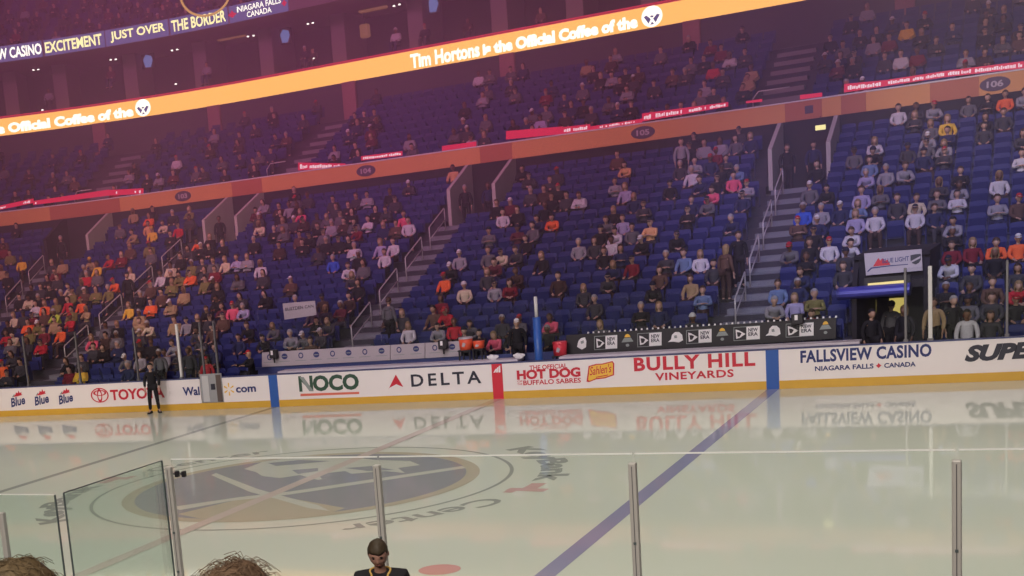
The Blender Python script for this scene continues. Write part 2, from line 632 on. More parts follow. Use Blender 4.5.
# hot dog and vineyards
T('lettering', 'THE OFFICIAL', 529.5, 370.2, 567.3, 368.0, 4.6, M_INKRED, bs2, bold=0.02)
T('lettering', 'HOT DOG', 517.2, 380.0, 580.6, 376.8, 9.6, M_INKRED, bs2, bold=0.05)
T('lettering', 'OF', 517.4, 382.5, 522.4, 382.3, 2.0, M_INKRED, bs2, bold=0.01)
T('lettering', 'THE', 517.4, 385.2, 522.4, 385.0, 2.0, M_INKRED, bs2, bold=0.01)
T('lettering', 'BUFFALO SABRES', 523.4, 385.4, 581.0, 382.6, 4.9, M_INKRED, bs2, bold=0.025)
PL('badge', [(586.5, 381.6), (588.6, 366.0), (596, 363.9), (602, 363.6), (612.5, 361.0), (614.3, 363.6), (614.0, 375.2), (605, 378.4), (596, 379.4), (589, 382.2)], M_INKRED, bs2)
PL('badge_field', [(588.2, 380.2), (589.8, 366.8), (597, 364.9), (603, 364.5), (612, 362.2), (613.0, 364.0), (612.8, 374.4), (605, 377.2), (596, 378.2), (590, 380.8)], M_INKYELLOW, bs2, YT - 0.004)
keep(text_y('lettering', 'Sahlen\'s', 589.8, 375.6, 611.6, 372.2, 8.6, YT - 0.009, M_INKRED, bs2, bold=0.01, shear=0.25), bs2)
PL('badge_stroke', [(596, 376.9), (608, 374.5), (608, 375.4), (596, 377.7)], M_INKRED, bs2, YT - 0.007)
T('lettering', 'BULLY HILL', 634.2, 371.6, 755.4, 366.0, 13.8, M_INKRED, bs2, bold=0.035, space=1.12)
T('lettering', 'VINEYARDS', 655.2, 380.8, 733.8, 377.0, 7.7, M_INKRED, bs2, bold=0.03, space=1.1)
# casino
T('lettering', 'FALLSVIEW CASINO', 800.5, 363.2, 931.6, 356.6, 12.6, M_NAVY, bs3, bold=0.035, space=1.06)
T('lettering', 'NIAGARA FALLS', 815, 371.2, 873.6, 368.4, 4.9, M_NAVY, bs3, bold=0.03)
T('lettering', 'CANADA', 884.2, 368.0, 915.8, 366.4, 4.9, M_NAVY, bs3, bold=0.03)
PL('leaf_emblem', [(875.8, 365.6), (877.4, 364.8), (878.6, 362.8), (880, 364.6), (881.6, 365.2), (880, 366.6), (878.8, 368.2), (877.2, 366.8)], M_INKRED, bs3)
T('lettering', 'SUPER', 964.6, 362.2, 1046, 357.4, 16.6, M_INKDARK, bs3, bold=0.06, shear=0.28)

# gate in the boards
gx0, gx1 = GATE
t = thing('rink_gate', 'grey gate in the white boards, left of the blue stripe', 'gate', ((gx0 + gx1) / 2, YB, 0))
for nm, a, b, y0, y1, z0, z1, m in (('gate_leaf', gx0 + 0.02, gx1 - 0.02, 0.0, 0.06, 0.225, 1.2, M_GATE), ('pale_panel', gx0 + 0.1, gx0 + 0.36, -0.02, 0.0, 0.26, 1.14, M_GATEL), ('dark_panel', gx1 - 0.24, gx1 - 0.04, -0.02, 0.0, 0.25, 1.16, M_GATED), ('latch', gx0 + 0.44, gx0 + 0.6, -0.03, 0.0, 0.66, 0.86, M_INKDARK)):
    bm = bmesh.new()
    rbox(bm, a, b, YB + y0, YB + y1, z0, z1, 0.008, 1)
    keep(build(nm, bm, m, t), t)

# ------------------------------------------------------------------ bowl tiers
ROW_D, ROW_Z, TR, RI = 2.6, 1.0, 0.85, 0.343


def row_d(i):
    return ROW_D + TR * i


def row_z(i):
    return ROW_Z + RI * i


NROW = 17
STAIRS = {'corner': -26.0, 'left': -18.75, 'middle': -6.25, 'right': 6.22}
VOMS = [(-26.6, -24.6), (-18.5, -16.8), (-6.75, -4.85), (5.4, 7.3)]
BENCH = (-9.6, 9.25)
TUN = (9.3, 11.15)
S0, S1 = -34.0, 15.5


def omitted(i, s):
    if i == -2 and BENCH[0] < s < BENCH[1]:
        return True
    if i <= 5 and TUN[0] < s < TUN[1]:
        return True
    if i >= 13:
        for a, b in VOMS:
            if a < s < b:
                return True
    return False


brk = sorted(set([S0, S1, *BENCH, *TUN, *[x for v in VOMS for x in v], -22.0] + [-34 + 0.8 * k for k in range(1, 15)]))
bm = bmesh.new()
for i in range(-2, NROW):
    for a, b in zip(brk[:-1], brk[1:]):
        if omitted(i, (a + b) / 2):
            continue
        d0, d1 = row_d(i), row_d(i + 1)
        z = row_z(i)
        zl = row_z(i - 1) if i > -2 else 0
        if i == -1 and BENCH[0] < (a + b) / 2 < BENCH[1]:
            zl = 0
        sweep(bm, [(d0, zl), (d0, z), (d1, z)], [a, b])
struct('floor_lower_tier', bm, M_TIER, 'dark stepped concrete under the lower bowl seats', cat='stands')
bm = bmesh.new()
sweep(bm, [(17.06, 5.2), (17.06, 7.74)], srange(S0, S1))
struct('wall_lower_tier_back', bm, M_DARK, 'dark wall behind the last lower row', cat='wall')
bm = bmesh.new()
sweep(bm, [(0.1, 0.05), (0.9, 0.05), (0.9, 0.31)], srange(S0, BENCH[0]))
sweep(bm, [(0.1, 0.05), (0.9, 0.05), (0.9, 0.31)], srange(TUN[1], S1))
sweep(bm, [(0.1, 0.12), (1.75, 0.12)], [BENCH[0], BENCH[1]])
sweep(bm, [(0.1, 0.05), (7.7, 0.05)], [BENCH[1], TUN[1]])
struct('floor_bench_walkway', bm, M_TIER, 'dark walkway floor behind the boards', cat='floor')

# aisle stairs: half steps in paler concrete
for nm, s0 in STAIRS.items():
    t = thing('aisle_stair', 'pale concrete aisle steps, the %s stair of the lower bowl' % nm, 'stairs', pos(s0, row_d(-1), row_z(-2)), ang(s0), 'aisle stairs of the lower bowl')
    bm = bmesh.new()
    for i in range(0 if nm in ('middle', 'right') else -1, 13):
        box(bm, -0.58, 0.58, TR * (i + 1), TR * (i + 1.5), RI * (i + 2) + 0.003, RI * (i + 2) + 0.012)
        box(bm, -0.58, 0.58, TR * (i + 1.5), TR * (i + 2) - 0.002, RI * (i + 2) + 0.003, RI * (i + 2.5))
    build('steps', bm, M_STAIR, t)
    # wait-high double rails in runs along the middle of the flight
    k = 0
    for r0 in (1, 4, 7, 10):
        L = 2
        rl = thing('stair_handrail', 'pale metal handrail on the %s stair, %s run from the ice' % (nm, ('first', 'second', 'third', 'fourth')[k]), 'handrail', pos(s0 - 0.15, row_d(r0) + 0.2, row_z(r0)), ang(s0), 'stair handrails')
        k += 1
        x = 0
        up = [(x, 0.0, 0.0), (x, 0.0, 0.86), (x, 0.04, 0.9), (x, TR * L - 0.04, 0.88 + RI * L), (x, TR * L, 0.84 + RI * L), (x, TR * L, RI * L)]
        bm = bmesh.new()
        tube(bm, up, 0.024, 6)
        build('top_rail', bm, M_RAIL, rl, True)
        bm = bmesh.new()
        tube(bm, [(x, 0.0, 0.42), (x, TR * L, 0.42 + RI * L)], 0.02, 6)
        build('lower_rail', bm, M_RAIL, rl, True)

# vomitories
for k, (a, b) in enumerate(VOMS):
    nm = ('corner', 'left', 'middle', 'right')[k]
    bm = bmesh.new()
    zf = row_z(12)
    sweep(bm, [(13.6, zf), (17.05, zf)], srange(a, b))
    sweep(bm, [(17.03, zf), (17.03, 7.7)], srange(a, b))
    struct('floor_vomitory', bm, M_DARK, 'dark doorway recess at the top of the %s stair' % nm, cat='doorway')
    for side, s in (('left', a), ('right', b)):
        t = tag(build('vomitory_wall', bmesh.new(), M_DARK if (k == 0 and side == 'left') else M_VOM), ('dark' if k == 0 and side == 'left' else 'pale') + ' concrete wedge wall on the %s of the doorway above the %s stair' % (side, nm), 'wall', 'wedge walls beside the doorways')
        t['kind'] = 'structure'
        b2 = bmesh.new()
        pr = [pos(s, d, z) for d, z in ((14.3, 5.3), (14.3, 6.75), (16.6, 7.72), (17.0, 7.72), (17.0, 5.3))]
        a_ = ang(s)
        prism(b2, pr, (0.14 * math.cos(a_), 0.14 * math.sin(a_), 0))
        bmesh.ops.recalc_face_normals(b2, faces=b2.faces)
        b2.to_mesh(t.data)
        b2.free()

# tunnel with sponsor sign
ta, tb = TUN
bm = bmesh.new()
for s in (ta, tb - 0.12):
    prism(bm, [(s, 25.9 + d, z) for d, z in ((2.4, 0.0), (2.4, 2.3), (3.2, 3.1), (7.7, 3.1), (7.7, 0))], (0.12, 0, 0))
box(bm, ta, tb, 28.95, 33.6, 3.1, 3.2)
box(bm, ta + 0.12, tb - 0.12, 29.0, 29.1, 2.25, 3.1)
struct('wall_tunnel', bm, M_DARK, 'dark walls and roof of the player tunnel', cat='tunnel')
bm = bmesh.new()
box(bm, ta + 0.12, tb - 0.12, 33.5, 33.6, 0.05, 3.1)
tw = struct('wall_tunnel_back', bm, M_DARK, 'dark back wall of the player tunnel', cat='wall')
for (u0, v0, u1, v1) in ((864.5, 300, 876, 313.5), (889.5, 297.5, 904, 313.5)):
    A, B = on_y(u0, v1, 33.47), on_y(u1, v0, 33.47)
    bm = bmesh.new()
    box(bm, A.x, B.x, 33.46, 33.5, A.z, B.z)
    build('interior_glow', bm, L_ROOM, tw)  # emissive panels stand in for the yellow-lit tunnel interior
t = thing('tunnel_sign', 'white sponsor sign with red emblem above the tunnel', 'sign', ((ta + tb) / 2, 28.9, 2.6))
YS = 28.88
p = [on_y(u, v, YS) for u, v in ((864, 253.5), (921.5, 249), (922.5, 270.5), (866, 275.5))]
bm = bmesh.new()
prism(bm, p, (0, 0.08, 0))
keep(build('sign_board', bm, M_PALE, t), t)
keep(poly_y('peak_emblem', [(873, 266.5), (878.4, 257.8), (880.2, 260.5), (882.5, 258.2), (885, 261), (887.5, 259.5), (890.5, 264.8)], YS - 0.002, M_INKRED, t), t)
keep(poly_y('swoosh', [(867, 271.5), (871, 267.5), (890, 265.3), (908, 263.9), (908, 264.6), (890, 266.2), (872, 268.6), (868, 272)], YS - 0.003, M_NAVY, t), t)
keep(text_y('lettering', 'BLUE LIGHT', 882.5, 263.4, 909, 260.6, 4.6, YS - 0.008, M_NAVY, t, bold=0.015), t)
keep(poly_y('shield_emblem', [(910.5, 255.2), (915.5, 254.2), (920.8, 253.8), (921, 259.5), (919, 262.6), (915.8, 264.5), (912.3, 263.2), (910.5, 260.5)], YS - 0.003, M_INKDARK, t), t)
keep(poly_y('shield_stripe', [(911, 261.0), (920.4, 256.0), (920.5, 258.0), (911.6, 262.6)], YS - 0.009, M_PALE, t), t)
t = thing('tunnel_canopy', 'blue rounded canopy over the tunnel entrance under the white sign', 'canopy', ((ta + tb) / 2, 28.5, 2.2))
bm = bmesh.new()
cz = on_y(880, 291, 28.4).z
for x0, x1 in ((8.95, 10.72),):
    pts = [(x0, 28.4 + 0.35 * math.cos(a), cz + 0.17 * math.sin(a)) for a in [k * PI / 7 for k in range(14)]]
    prism(bm, pts, (x1 - x0, 0, 0))
keep(build('canopy_shell', bm, M_CANOPY, t), t)
t = thing('tunnel_lamp', 'yellow strip lamp between the tunnel sign and blue canopy', 'lamp', ((ta + tb) / 2, 28.8, 2.3))
bm = bmesh.new()
A, B = on_y(868, 285.3, 28.8), on_y(906, 281.8, 28.8)
tube(bm, [A, B], 0.05, 8)
keep(build('tube', bm, L_TUBE, t), t)
bm = bmesh.new()
box(bm, A.x - 0.1, B.x + 0.1, 28.83, 28.95, A.z - 0.05, A.z + 0.2)
keep(build('housing', bm, M_BLACK, t), t)

# bench back wall, its pale panels and black panels
bm = bmesh.new()
box(bm, BENCH[0], 1.9, 27.62, 27.7, 0.12, 1.16)
box(bm, 1.9, BENCH[1], 27.62, 27.7, 0.12, 1.05)
struct('wall_bench_back', bm, mat('bench_wall_navy', (0.035, 0.05, 0.17), 0.5), 'blue wall behind the benches', cat='wall')


def panel_px(name, label, px, Y, m, cat, group=None):
    A, B, Cc, D = [on_y(u, v, Y) for u, v in px]
    t = thing(name, label, cat, ((A.x + B.x) / 2, Y, min(A.z, D.z)), 0, group)
    bm = bmesh.new()
    prism(bm, [A, B, Cc, D], (0, 0.05, 0))
    keep(build('board', bm, m, t), t)
    return t


YP = 27.56


def ln(a, b, u):
    return a[1] + (b[1] - a[1]) * (u - a[0]) / (b[0] - a[0])


PT, PTb, PB, PBb = (262, 352.5), (461, 341.0), (264, 367.0), (461, 356.2)
edges = [262, 390.3, 425.0, 461]
for k in range(3):
    a, b = edges[k] + (0.3 if k else 0), edges[k + 1] - 0.3
    t = panel_px('bench_panel', ('long pale sponsor panel behind the bench, leftmost', 'short pale sponsor panel behind the bench, middle of three', 'pale sponsor panel behind the bench beside the orange cooler')[k], [(a, ln(PT, PTb, a)), (b, ln(PT, PTb, b)), (b, ln(PB, PBb, b)), (a, ln(PB, PBb, a))], YP, M_PALE, 'panel', 'pale sponsor panels')
    for j, u in enumerate((269.5, 284.5, 300.8, 316.3, 332.5, 348.5, 364.8, 381.5, 399.0, 416.0, 434.8, 452.2)):
        if not a < u < b:
            continue
        v = ln(PT, PTb, u) + 5.2
        bm = bmesh.new()
        if j % 2 == 0:
            ellipse_y(bm, u, v, 2.5, 3.0, YP - 0.004, 0.62)
            keep(build('ring_emblem', bm, M_NAVY, t), t)
        else:
            ellipse_y(bm, u, v, 3.0, 2.9, YP - 0.004)
            e = build('disc_emblem', bm, M_NAVY, t)
            keep(e, t)
            keep(poly_y('disc_bar', [(u - 2.1, v - 0.2), (u + 2.1, v - 0.5), (u + 2.1, v + 0.4), (u - 2.1, v + 0.7)], YP - 0.006, M_INKGREY, t), t)
        keep(poly_y('caption_line', [(u - 5.5, v + 4.9), (u + 5.5, v + 4.3), (u + 5.5, v + 5.0), (u - 5.5, v + 5.6)], YP - 0.002, M_INKGREY, t), t)

KT, KTb, KB, KBb = (588, 333.6), (836, 317.6), (566, 356.2), (836, 338.6)
bp = panel_px('black_advert_panel', 'long black advertising panel with white cap emblems behind the bench', [(566, 335.2), (836, 317.6), (836, 338.6), (566, 356.2)], YP, M_BLACK, 'panel')
A, B = on_y(588, 333.0, YP), on_y(836, 317.0, YP)
for k in range(44):
    P = A.lerp(B, k / 43)
    bm = bmesh.new()
    cyl(bm, (P.x, YP + 0.02, P.z - 0.015), 0.028, 0.022, 0.05, 8)
    keep(build('stud', bm, M_WHITE, bp), bp)


def flagbox(u0, u1):
    um = u0 + (u1 - u0) * 0.48
    t0, b0 = ln(KT, KTb, u0) + 3.0, ln(KB, KBb, u0) - 4.3
    sl = -16.0 / 248
    f = lambda u, v: (u, v + sl * (u - u0))
    w = u1 - u0
    keep(poly_y('flag_frame', [f(u0, t0), f(u1, t0), f(u1, b0), f(u0, b0)], YP - 0.001, M_INKGREY, bp), bp)
    keep(poly_y('flag_field', [f(u0 + 0.6, t0 + 0.6), f(um, t0 + 0.6), f(um, b0 - 0.6), f(u0 + 0.6, b0 - 0.6)], YP - 0.006, M_BLACK, bp), bp)
    keep(poly_y('flag_emblem', [f(u0 + 2, t0 + 2.4), f(u0 + 5, t0 + 3.4), f(um - 0.6, (t0 + b0) / 2 + 0.6), f(u0 + 6, b0 - 2.6), f(u0 + 2.6, b0 - 2)], YP - 0.011, M_WHITE, bp), bp)
    keep(poly_y('flag_cut', [f(u0 + 3.2, t0 + 5.0), f(u0 + 6.0, t0 + 5.4), f(u0 + 8.0, t0 + 6.6), f(u0 + 6, b0 - 4.0), f(u0 + 4.0, b0 - 4.0)], YP - 0.016, M_BLACK, bp), bp)
    keep(poly_y('white_box', [f(um + 0.3, t0 + 0.4), f(u1, t0 + 0.4), f(u1, b0 - 0.4), f(um + 0.3, b0 - 0.4)], YP - 0.008, M_WHITE, bp), bp)
    for tx, dv in (('NEW', 5.6), ('ERA', 9.8)):
        a, b = f(um + 2.2, t0 + dv), f(u1 - 2.0, t0 + dv)
        keep(text_y('lettering', tx, a[0], a[1], b[0], b[1], 3.6, YP - 0.014, M_INKDARK, bp, bold=0.03), bp)


for u0, u1 in ((594.2, 617.2), (637.4, 661.6), (686.2, 711.6), (733.6, 759.8), (785.8, 813.6)):
    flagbox(u0, u1)
for u in (627.5, 722.3, 825.5):
    v = ln(KT, KTb, u) + 8.2
    bm = bmesh.new()
    ellipse_y(bm, u, v - 2.0, 2.9, 3.2, YP - 0.004, None, 0, 0, PI, 12)
    keep(build('sun_emblem', bm, M_INKYELLOW, bp), bp)
    keep(poly_y('sun_caption', [(u - 3.5, v - 1.2), (u + 3.3, v - 1.7), (u + 6.0, v + 2.2), (u - 6.0, v + 3.2)], YP - 0.003, M_INKGREY, bp), bp)
    bm = bmesh.new()
    ellipse_y(bm, u, v + 6.0, 1.8, 1.5, YP - 0.004)
    keep(build('sun_dot', bm, M_INKGREY, bp), bp)
for u in (676, 773.5):
    v = ln(KT, KTb, u) + 9.5
    keep(poly_y('cap_emblem', [(u - 8, v + 4.6), (u - 5, v + 2), (u - 4, v - 2.6), (u - 1, v - 5.4), (u + 3, v - 5.4), (u + 6.2, v - 2.6), (u + 7, v + 2.8), (u + 3, v + 5.0), (u - 3, v + 4.2)], YP - 0.003, M_WHITE, bp), bp)
    keep(poly_y('cap_badge', [(u - 2, v - 1.8), (u + 0.6, v - 2.4), (u + 1.2, v + 0.6), (u - 1.6, v + 0.8)], YP - 0.008, M_INKGREY, bp), bp)
keep(poly_y('crest_emblem', [(577, 346.8), (578.4, 341), (581, 338.2), (585, 337.2), (586.4, 341.2), (586, 347.2), (582, 349.6)], YP - 0.003, M_WHITE, bp), bp)
keep(poly_y('crest_mark', [(580.6, 341.4), (583.6, 340.2), (584, 343), (581.2, 344)], YP - 0.008, M_INKGREY, bp), bp)

# benches between the boards and the panels
for (a, b, lab) in ((on_y(282, 376, 26.9).x, on_y(521, 362, 26.9).x, 'long pale bench behind the boards, left of the blue padded post'), (on_y(562, 360, 26.9).x, on_y(861, 339, 26.9).x, 'long pale bench behind the boards under the black panel')):
    t = thing('players_bench', lab, 'bench', ((a + b) / 2, 26.9, 0.12))
    bm = bmesh.new()
    rbox(bm, a, b, 26.6, 27.2, 1.0, 1.09, 0.02, 2)
    keep(build('seat_plank', bm, M_LILAC, t), t)
    bm = bmesh.new()
    box(bm, a, b, 26.64, 26.7, 0.5, 1.0)
    keep(build('front_board', bm, M_LILAC, t), t)
    n = 5
    for k in range(n):
        x = a + 0.15 + (b - a - 0.3) * k / (n - 1)
        bm = bmesh.new()
        box(bm, x - 0.05, x + 0.05, 26.7, 27.1, 0.12, 1.0)
        keep(build('leg', bm, M_CAP, t), t)

# padded post
x = 1.16
t = thing('padded_post', 'white post with blue padded lower half between the benches', 'post', (x, 26.3, 0.12))
bm = bmesh.new()
cyl(bm, (x, 26.3, 0.12), 0.12, 0.12, 2.2, 14)
keep(build('blue_pad', bm, M_SBLUE, t, True), t)
bm = bmesh.new()
cyl(bm, (x, 26.3, 2.32), 0.05, 0.05, 0.6, 12)
keep(build('white_pole', bm, M_WPOST, t, True), t)

# ------------------------------------------------------------------ glass and stanchions of the far side
FARST = [(-20.6, 0), (-17.96, 0), (-15.54, 0), (-13.0, 0), (-11.2, 1), (-10.27, 0), (-9.72, 0)]
FARR = [(10.78, 0), (11.33, 1), (12.98, 0), (15.3, 0)]
ordw = ['first', 'second', 'third', 'fourth', 'fifth', 'sixth', 'seventh', 'eighth', 'ninth', 'tenth', 'eleventh', 'twelfth', 'thirteenth', 'fourteenth', 'fifteenth', 'sixteenth', 'seventeenth', 'eighteenth', 'nineteenth', 'twentieth'] + ['%dth' % n for n in range(21, 40)]


def stanchions(lst, side):
    for k, (x, white) in enumerate(lst):
        t = thing('glass_stanchion', ('white' if white else 'grey') + ' upright of the far glass, %s from the left %s' % (ordw[k], side), 'glass post', (x, YB + 0.06, 1.085), 0, 'far glass uprights')
        bm = bmesh.new()
        w = 0.045 if white else 0.03
        rbox(bm, -w, w, -0.04, 0.05, 0, 1.86, 0.01, 1)
        build('post', bm, M_WPOST if white else M_STEEL, t)
        bm = bmesh.new()
        box(bm, -w - 0.02, w + 0.02, -0.05, 0.06, 0.001, 0.06)
        build('foot', bm, M_STEEL, t)
    for k in range(len(lst) - 1):
        a, b = lst[k][0] + 0.035, lst[k + 1][0] - 0.035
        bm = bmesh.new()
        box(bm, a, b, YB + 0.05, YB + 0.062, 1.09, 2.94)
        tag(build('rink_glass', bm, GLASS_FAR), 'clear pane of the far glass between the %s and %s uprights %s' % (ordw[k], ordw[k + 1], side), 'glass pane', 'far glass panes')


stanchions(FARST, 'beside the left boards')
stanchions(FARR, 'beside the tunnel')
k = 0
xs = [-9.0 + 2.26 * j for j in range(9)]
for a, b in zip(xs[:-1], xs[1:]):
    bm = bmesh.new()
    box(bm, a + 0.01, b - 0.01, 27.72, 27.735, 1.0, 3.05)
    tag(build('rink_glass', bm, GLASS_FAR), 'clear pane of the glass behind the benches, %s from the left' % ordw[k], 'glass pane', 'bench glass panes')
    k += 1

# ------------------------------------------------------------------ lower fascia
FD = 17.2
fs = thing('fascia_banner', 'long orange fascia band along the top of the lower bowl', 'fascia', pos(-6, FD, 7.75))
bm = bmesh.new()
sweep(bm, [(FD, 7.75), (FD + 0.12, 7.75), (FD + 0.12, 8.42), (FD, 8.42)], srange(S0, S1), True)
keep(build('band', bm, M_FASCIA, fs), fs)
bm = bmesh.new()
sweep(bm, [(FD - 0.02, 8.42), (FD + 0.14, 8.42), (FD + 0.14, 8.47), (FD - 0.02, 8.47)], srange(S0, S1), True)
keep(build('cap', bm, M_WPOST, fs), fs)


def patch(u0, u1, z0, z1, dd, m, name, parent, y=0.0):
    s0, s1 = on_d(u0, 150, dd)[0], on_d(u1, 150, dd)[0]
    v = 300
    # solve s at the band's own height
    def s_at(u):
        lo, hi = -33.5, 16.0
        for _ in range(40):
            mid = (lo + hi) / 2
            if project(pos(mid, dd, (z0 + z1) / 2))[0] < u:
                lo = mid
            else:
                hi = mid
        return lo
    a, b = s_at(u0), s_at(u1)
    bm = bmesh.new()
    sweep(bm, [(dd - y - 0.012, z0), (dd - y, z0), (dd - y, z1), (dd - y - 0.012, z1)], srange(a, b), True)
    return keep(build(name, bm, m, parent), parent), a, b


def s_at(u, dd, z):
    lo, hi = -33.9, 16.0
    for _ in range(40):
        mid = (lo + hi) / 2
        if project(pos(mid, dd, z))[0] < u:
            lo = mid
        else:
            hi = mid
    return lo


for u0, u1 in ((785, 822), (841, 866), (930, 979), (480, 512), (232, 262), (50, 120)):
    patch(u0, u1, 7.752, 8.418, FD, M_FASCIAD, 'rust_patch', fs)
for u in (87, 248.5, 496, 809):
    s = s_at(u, FD, 8.1)
    bm = bmesh.new()
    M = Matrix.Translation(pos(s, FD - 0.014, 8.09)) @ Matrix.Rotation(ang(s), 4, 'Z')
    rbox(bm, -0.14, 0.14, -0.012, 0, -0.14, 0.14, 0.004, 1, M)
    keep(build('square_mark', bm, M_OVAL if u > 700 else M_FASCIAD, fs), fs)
for u, tx in ((183, '103'), (366, '104'), (643, '105'), (995, '106')):
    s = s_at(u, FD, 8.1)
    Mx = Matrix.Translation(pos(s, FD - 0.02, 8.09)) @ Matrix.Rotation(ang(s), 4, 'Z')
    bm = bmesh.new()
    rx, rz = 0.46, 0.24
    prism(bm, [Mx @ Vector((rx * math.cos(k * PI / 14), 0, rz * math.sin(k * PI / 14))) for k in range(28)], Mx.to_3x3() @ Vector((0, 0.015, 0)))
    o = keep(build('oval_plate', bm, M_OVAL, fs), fs)
    bm = bmesh.new()
    text_map(bm, tx, lambda x, y: Mx @ Vector((-0.25 + 0.5 * x, -0.006, -0.11 + 0.22 * y)), 0.03)
    build('section_number', bm, M_OVALTXT, o, normals=False)

# ------------------------------------------------------------------ glowing red strips imitating LED reflections in the railing glass above the fascia
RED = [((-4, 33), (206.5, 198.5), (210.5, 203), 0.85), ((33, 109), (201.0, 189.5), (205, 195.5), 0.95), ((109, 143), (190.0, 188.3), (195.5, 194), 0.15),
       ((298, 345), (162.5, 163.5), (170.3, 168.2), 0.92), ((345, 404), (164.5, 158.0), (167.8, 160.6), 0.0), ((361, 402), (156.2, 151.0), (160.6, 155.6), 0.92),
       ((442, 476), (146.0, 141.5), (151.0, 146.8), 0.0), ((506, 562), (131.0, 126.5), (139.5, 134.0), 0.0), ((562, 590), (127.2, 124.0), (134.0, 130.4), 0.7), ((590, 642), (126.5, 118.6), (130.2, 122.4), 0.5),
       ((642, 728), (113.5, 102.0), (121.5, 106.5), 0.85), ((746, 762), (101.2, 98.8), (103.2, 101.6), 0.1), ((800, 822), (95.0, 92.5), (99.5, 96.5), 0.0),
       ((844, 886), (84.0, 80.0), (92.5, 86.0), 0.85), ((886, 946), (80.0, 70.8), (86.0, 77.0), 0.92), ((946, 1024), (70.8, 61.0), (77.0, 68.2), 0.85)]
REFLN = ['far left end', 'left of the stair gap', 'second from the left edge', 'left of the oval 104 plate', 'thin, over the oval 104 plate', 'raised above oval 104', 'plain, right of the oval 104 plate', 'plain, middle of the fascia', 'with a small white emblem', 'thin, just above the oval 105 plate', 'raised, right of the oval 105 plate', 'tiny, right of the oval 105 plate', 'small, left of the right doorway', 'with a white emblem, right part', 'long, with white marks, right part', 'rightmost, above the oval 106 plate']
DL = FD + 0.35


def p_d(u, v, dd):
    d = ray(u, v)
    lo, hi = 20.0, 130.0
    for _ in range(50):
        mid = (lo + hi) / 2
        if to_sd(CAM + d * mid)[1] < dd:
            lo = mid
        else:
            hi = mid
    return CAM + d * lo


rnd = random.Random(3)
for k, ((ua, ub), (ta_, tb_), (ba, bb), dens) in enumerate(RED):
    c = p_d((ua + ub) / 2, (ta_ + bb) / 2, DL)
    t = thing('reflection_strip', 'red strip imitating a reflection above the orange fascia, ' + REFLN[k], 'reflection strip', c, 0, 'red reflection strips')
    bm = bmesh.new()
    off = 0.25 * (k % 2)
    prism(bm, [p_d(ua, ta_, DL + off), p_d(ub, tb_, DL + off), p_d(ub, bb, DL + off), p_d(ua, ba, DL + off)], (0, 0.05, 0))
    keep(build('red_reflection', bm, L_RED, t), t)
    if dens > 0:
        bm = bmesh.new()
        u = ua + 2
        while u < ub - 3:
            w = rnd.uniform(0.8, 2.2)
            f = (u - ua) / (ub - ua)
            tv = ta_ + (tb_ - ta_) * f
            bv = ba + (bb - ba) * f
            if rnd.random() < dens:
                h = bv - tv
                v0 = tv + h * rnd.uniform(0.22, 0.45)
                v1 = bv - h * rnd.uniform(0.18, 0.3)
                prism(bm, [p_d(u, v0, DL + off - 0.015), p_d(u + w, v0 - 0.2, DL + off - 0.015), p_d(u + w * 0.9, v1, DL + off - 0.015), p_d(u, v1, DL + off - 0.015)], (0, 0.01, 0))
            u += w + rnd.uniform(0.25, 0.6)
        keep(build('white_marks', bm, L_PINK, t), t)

# ------------------------------------------------------------------ club tier, suite level, upper ledge
CD, CZ, CTR, CRI, CN = 17.75, 7.8, 0.92, 0.42, 9
bm = bmesh.new()
pr = [(FD + 0.12, CZ)]
for i in range(CN):
    pr += [(CD + CTR * i, CZ + CRI * i), (CD + CTR * (i + 1), CZ + CRI * i)] if i == 0 else [(CD + CTR * i, CZ + CRI * i), (CD + CTR * (i + 1), CZ + CRI * i)]
sweep(bm, pr, srange(S0, S1))
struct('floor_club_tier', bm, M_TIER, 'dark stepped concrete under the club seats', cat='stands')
CBK = CD + CTR * CN
bm = bmesh.new()
sweep(bm, [(27.8, CZ + CRI * (CN - 1)), (27.8, 13.3)], srange(S0, S1))
sweep(bm, [(CBK, CZ + CRI * (CN - 1)), (27.8, CZ + CRI * (CN - 1))], srange(S0, S1))
struct('wall_club_back', bm, M_CLUBWALL, 'dark wall behind the club seats under the orange ribbon', cat='wall')
RD, RZ0, RZ1 = 28.0, 13.31, 14.28
pn = 0
for u, v in ((100, 140), (350, 100), (508, 75), (692, 42), (905, 12), (215, 125)):
    s = s_at(u, 27.7, 12.6)
    t = tag(build('club_pillar', bmesh.new(), M_PILLAR), 'reddish pillar on the dark club wall under the ribbon, %s from the left' % ordw[sorted((100, 215, 350, 508, 692, 905)).index(u)], 'pillar', 'pillars of the club wall')
    b2 = bmesh.new()
    M = Matrix.Translation(pos(s, 27.8, 0)) @ Matrix.Rotation(ang(s), 4, 'Z')
    rbox(b2, -0.38, 0.38, -0.25, -0.005, CZ + CRI * (CN - 1), 13.29, 0.03, 1, M)
    b2.to_mesh(t.data)
    b2.free()

rb = thing('led_ribbon', 'long glowing orange ribbon board with white coffee message', 'led ribbon', pos(-6, RD, RZ0))
bm = bmesh.new()
sweep(bm, [(RD, RZ0), (RD + 0.25, RZ0), (RD + 0.25, RZ1), (RD, RZ1)], srange(S0, S1), True)
keep(build('orange_screen', bm, L_ORANGE, rb), rb)
for z0, z1 in ((RZ0 - 0.09, RZ0), (RZ1, RZ1 + 0.035), (RZ1 + 0.085, RZ1 + 0.13)):
    bm = bmesh.new()
    sweep(bm, [(RD - 0.03, z0), (RD + 0.27, z0), (RD + 0.27, z1), (RD - 0.03, z1)], srange(S0, S1), True)
    keep(build('red_edge', bm, L_EDGE, rb), rb)


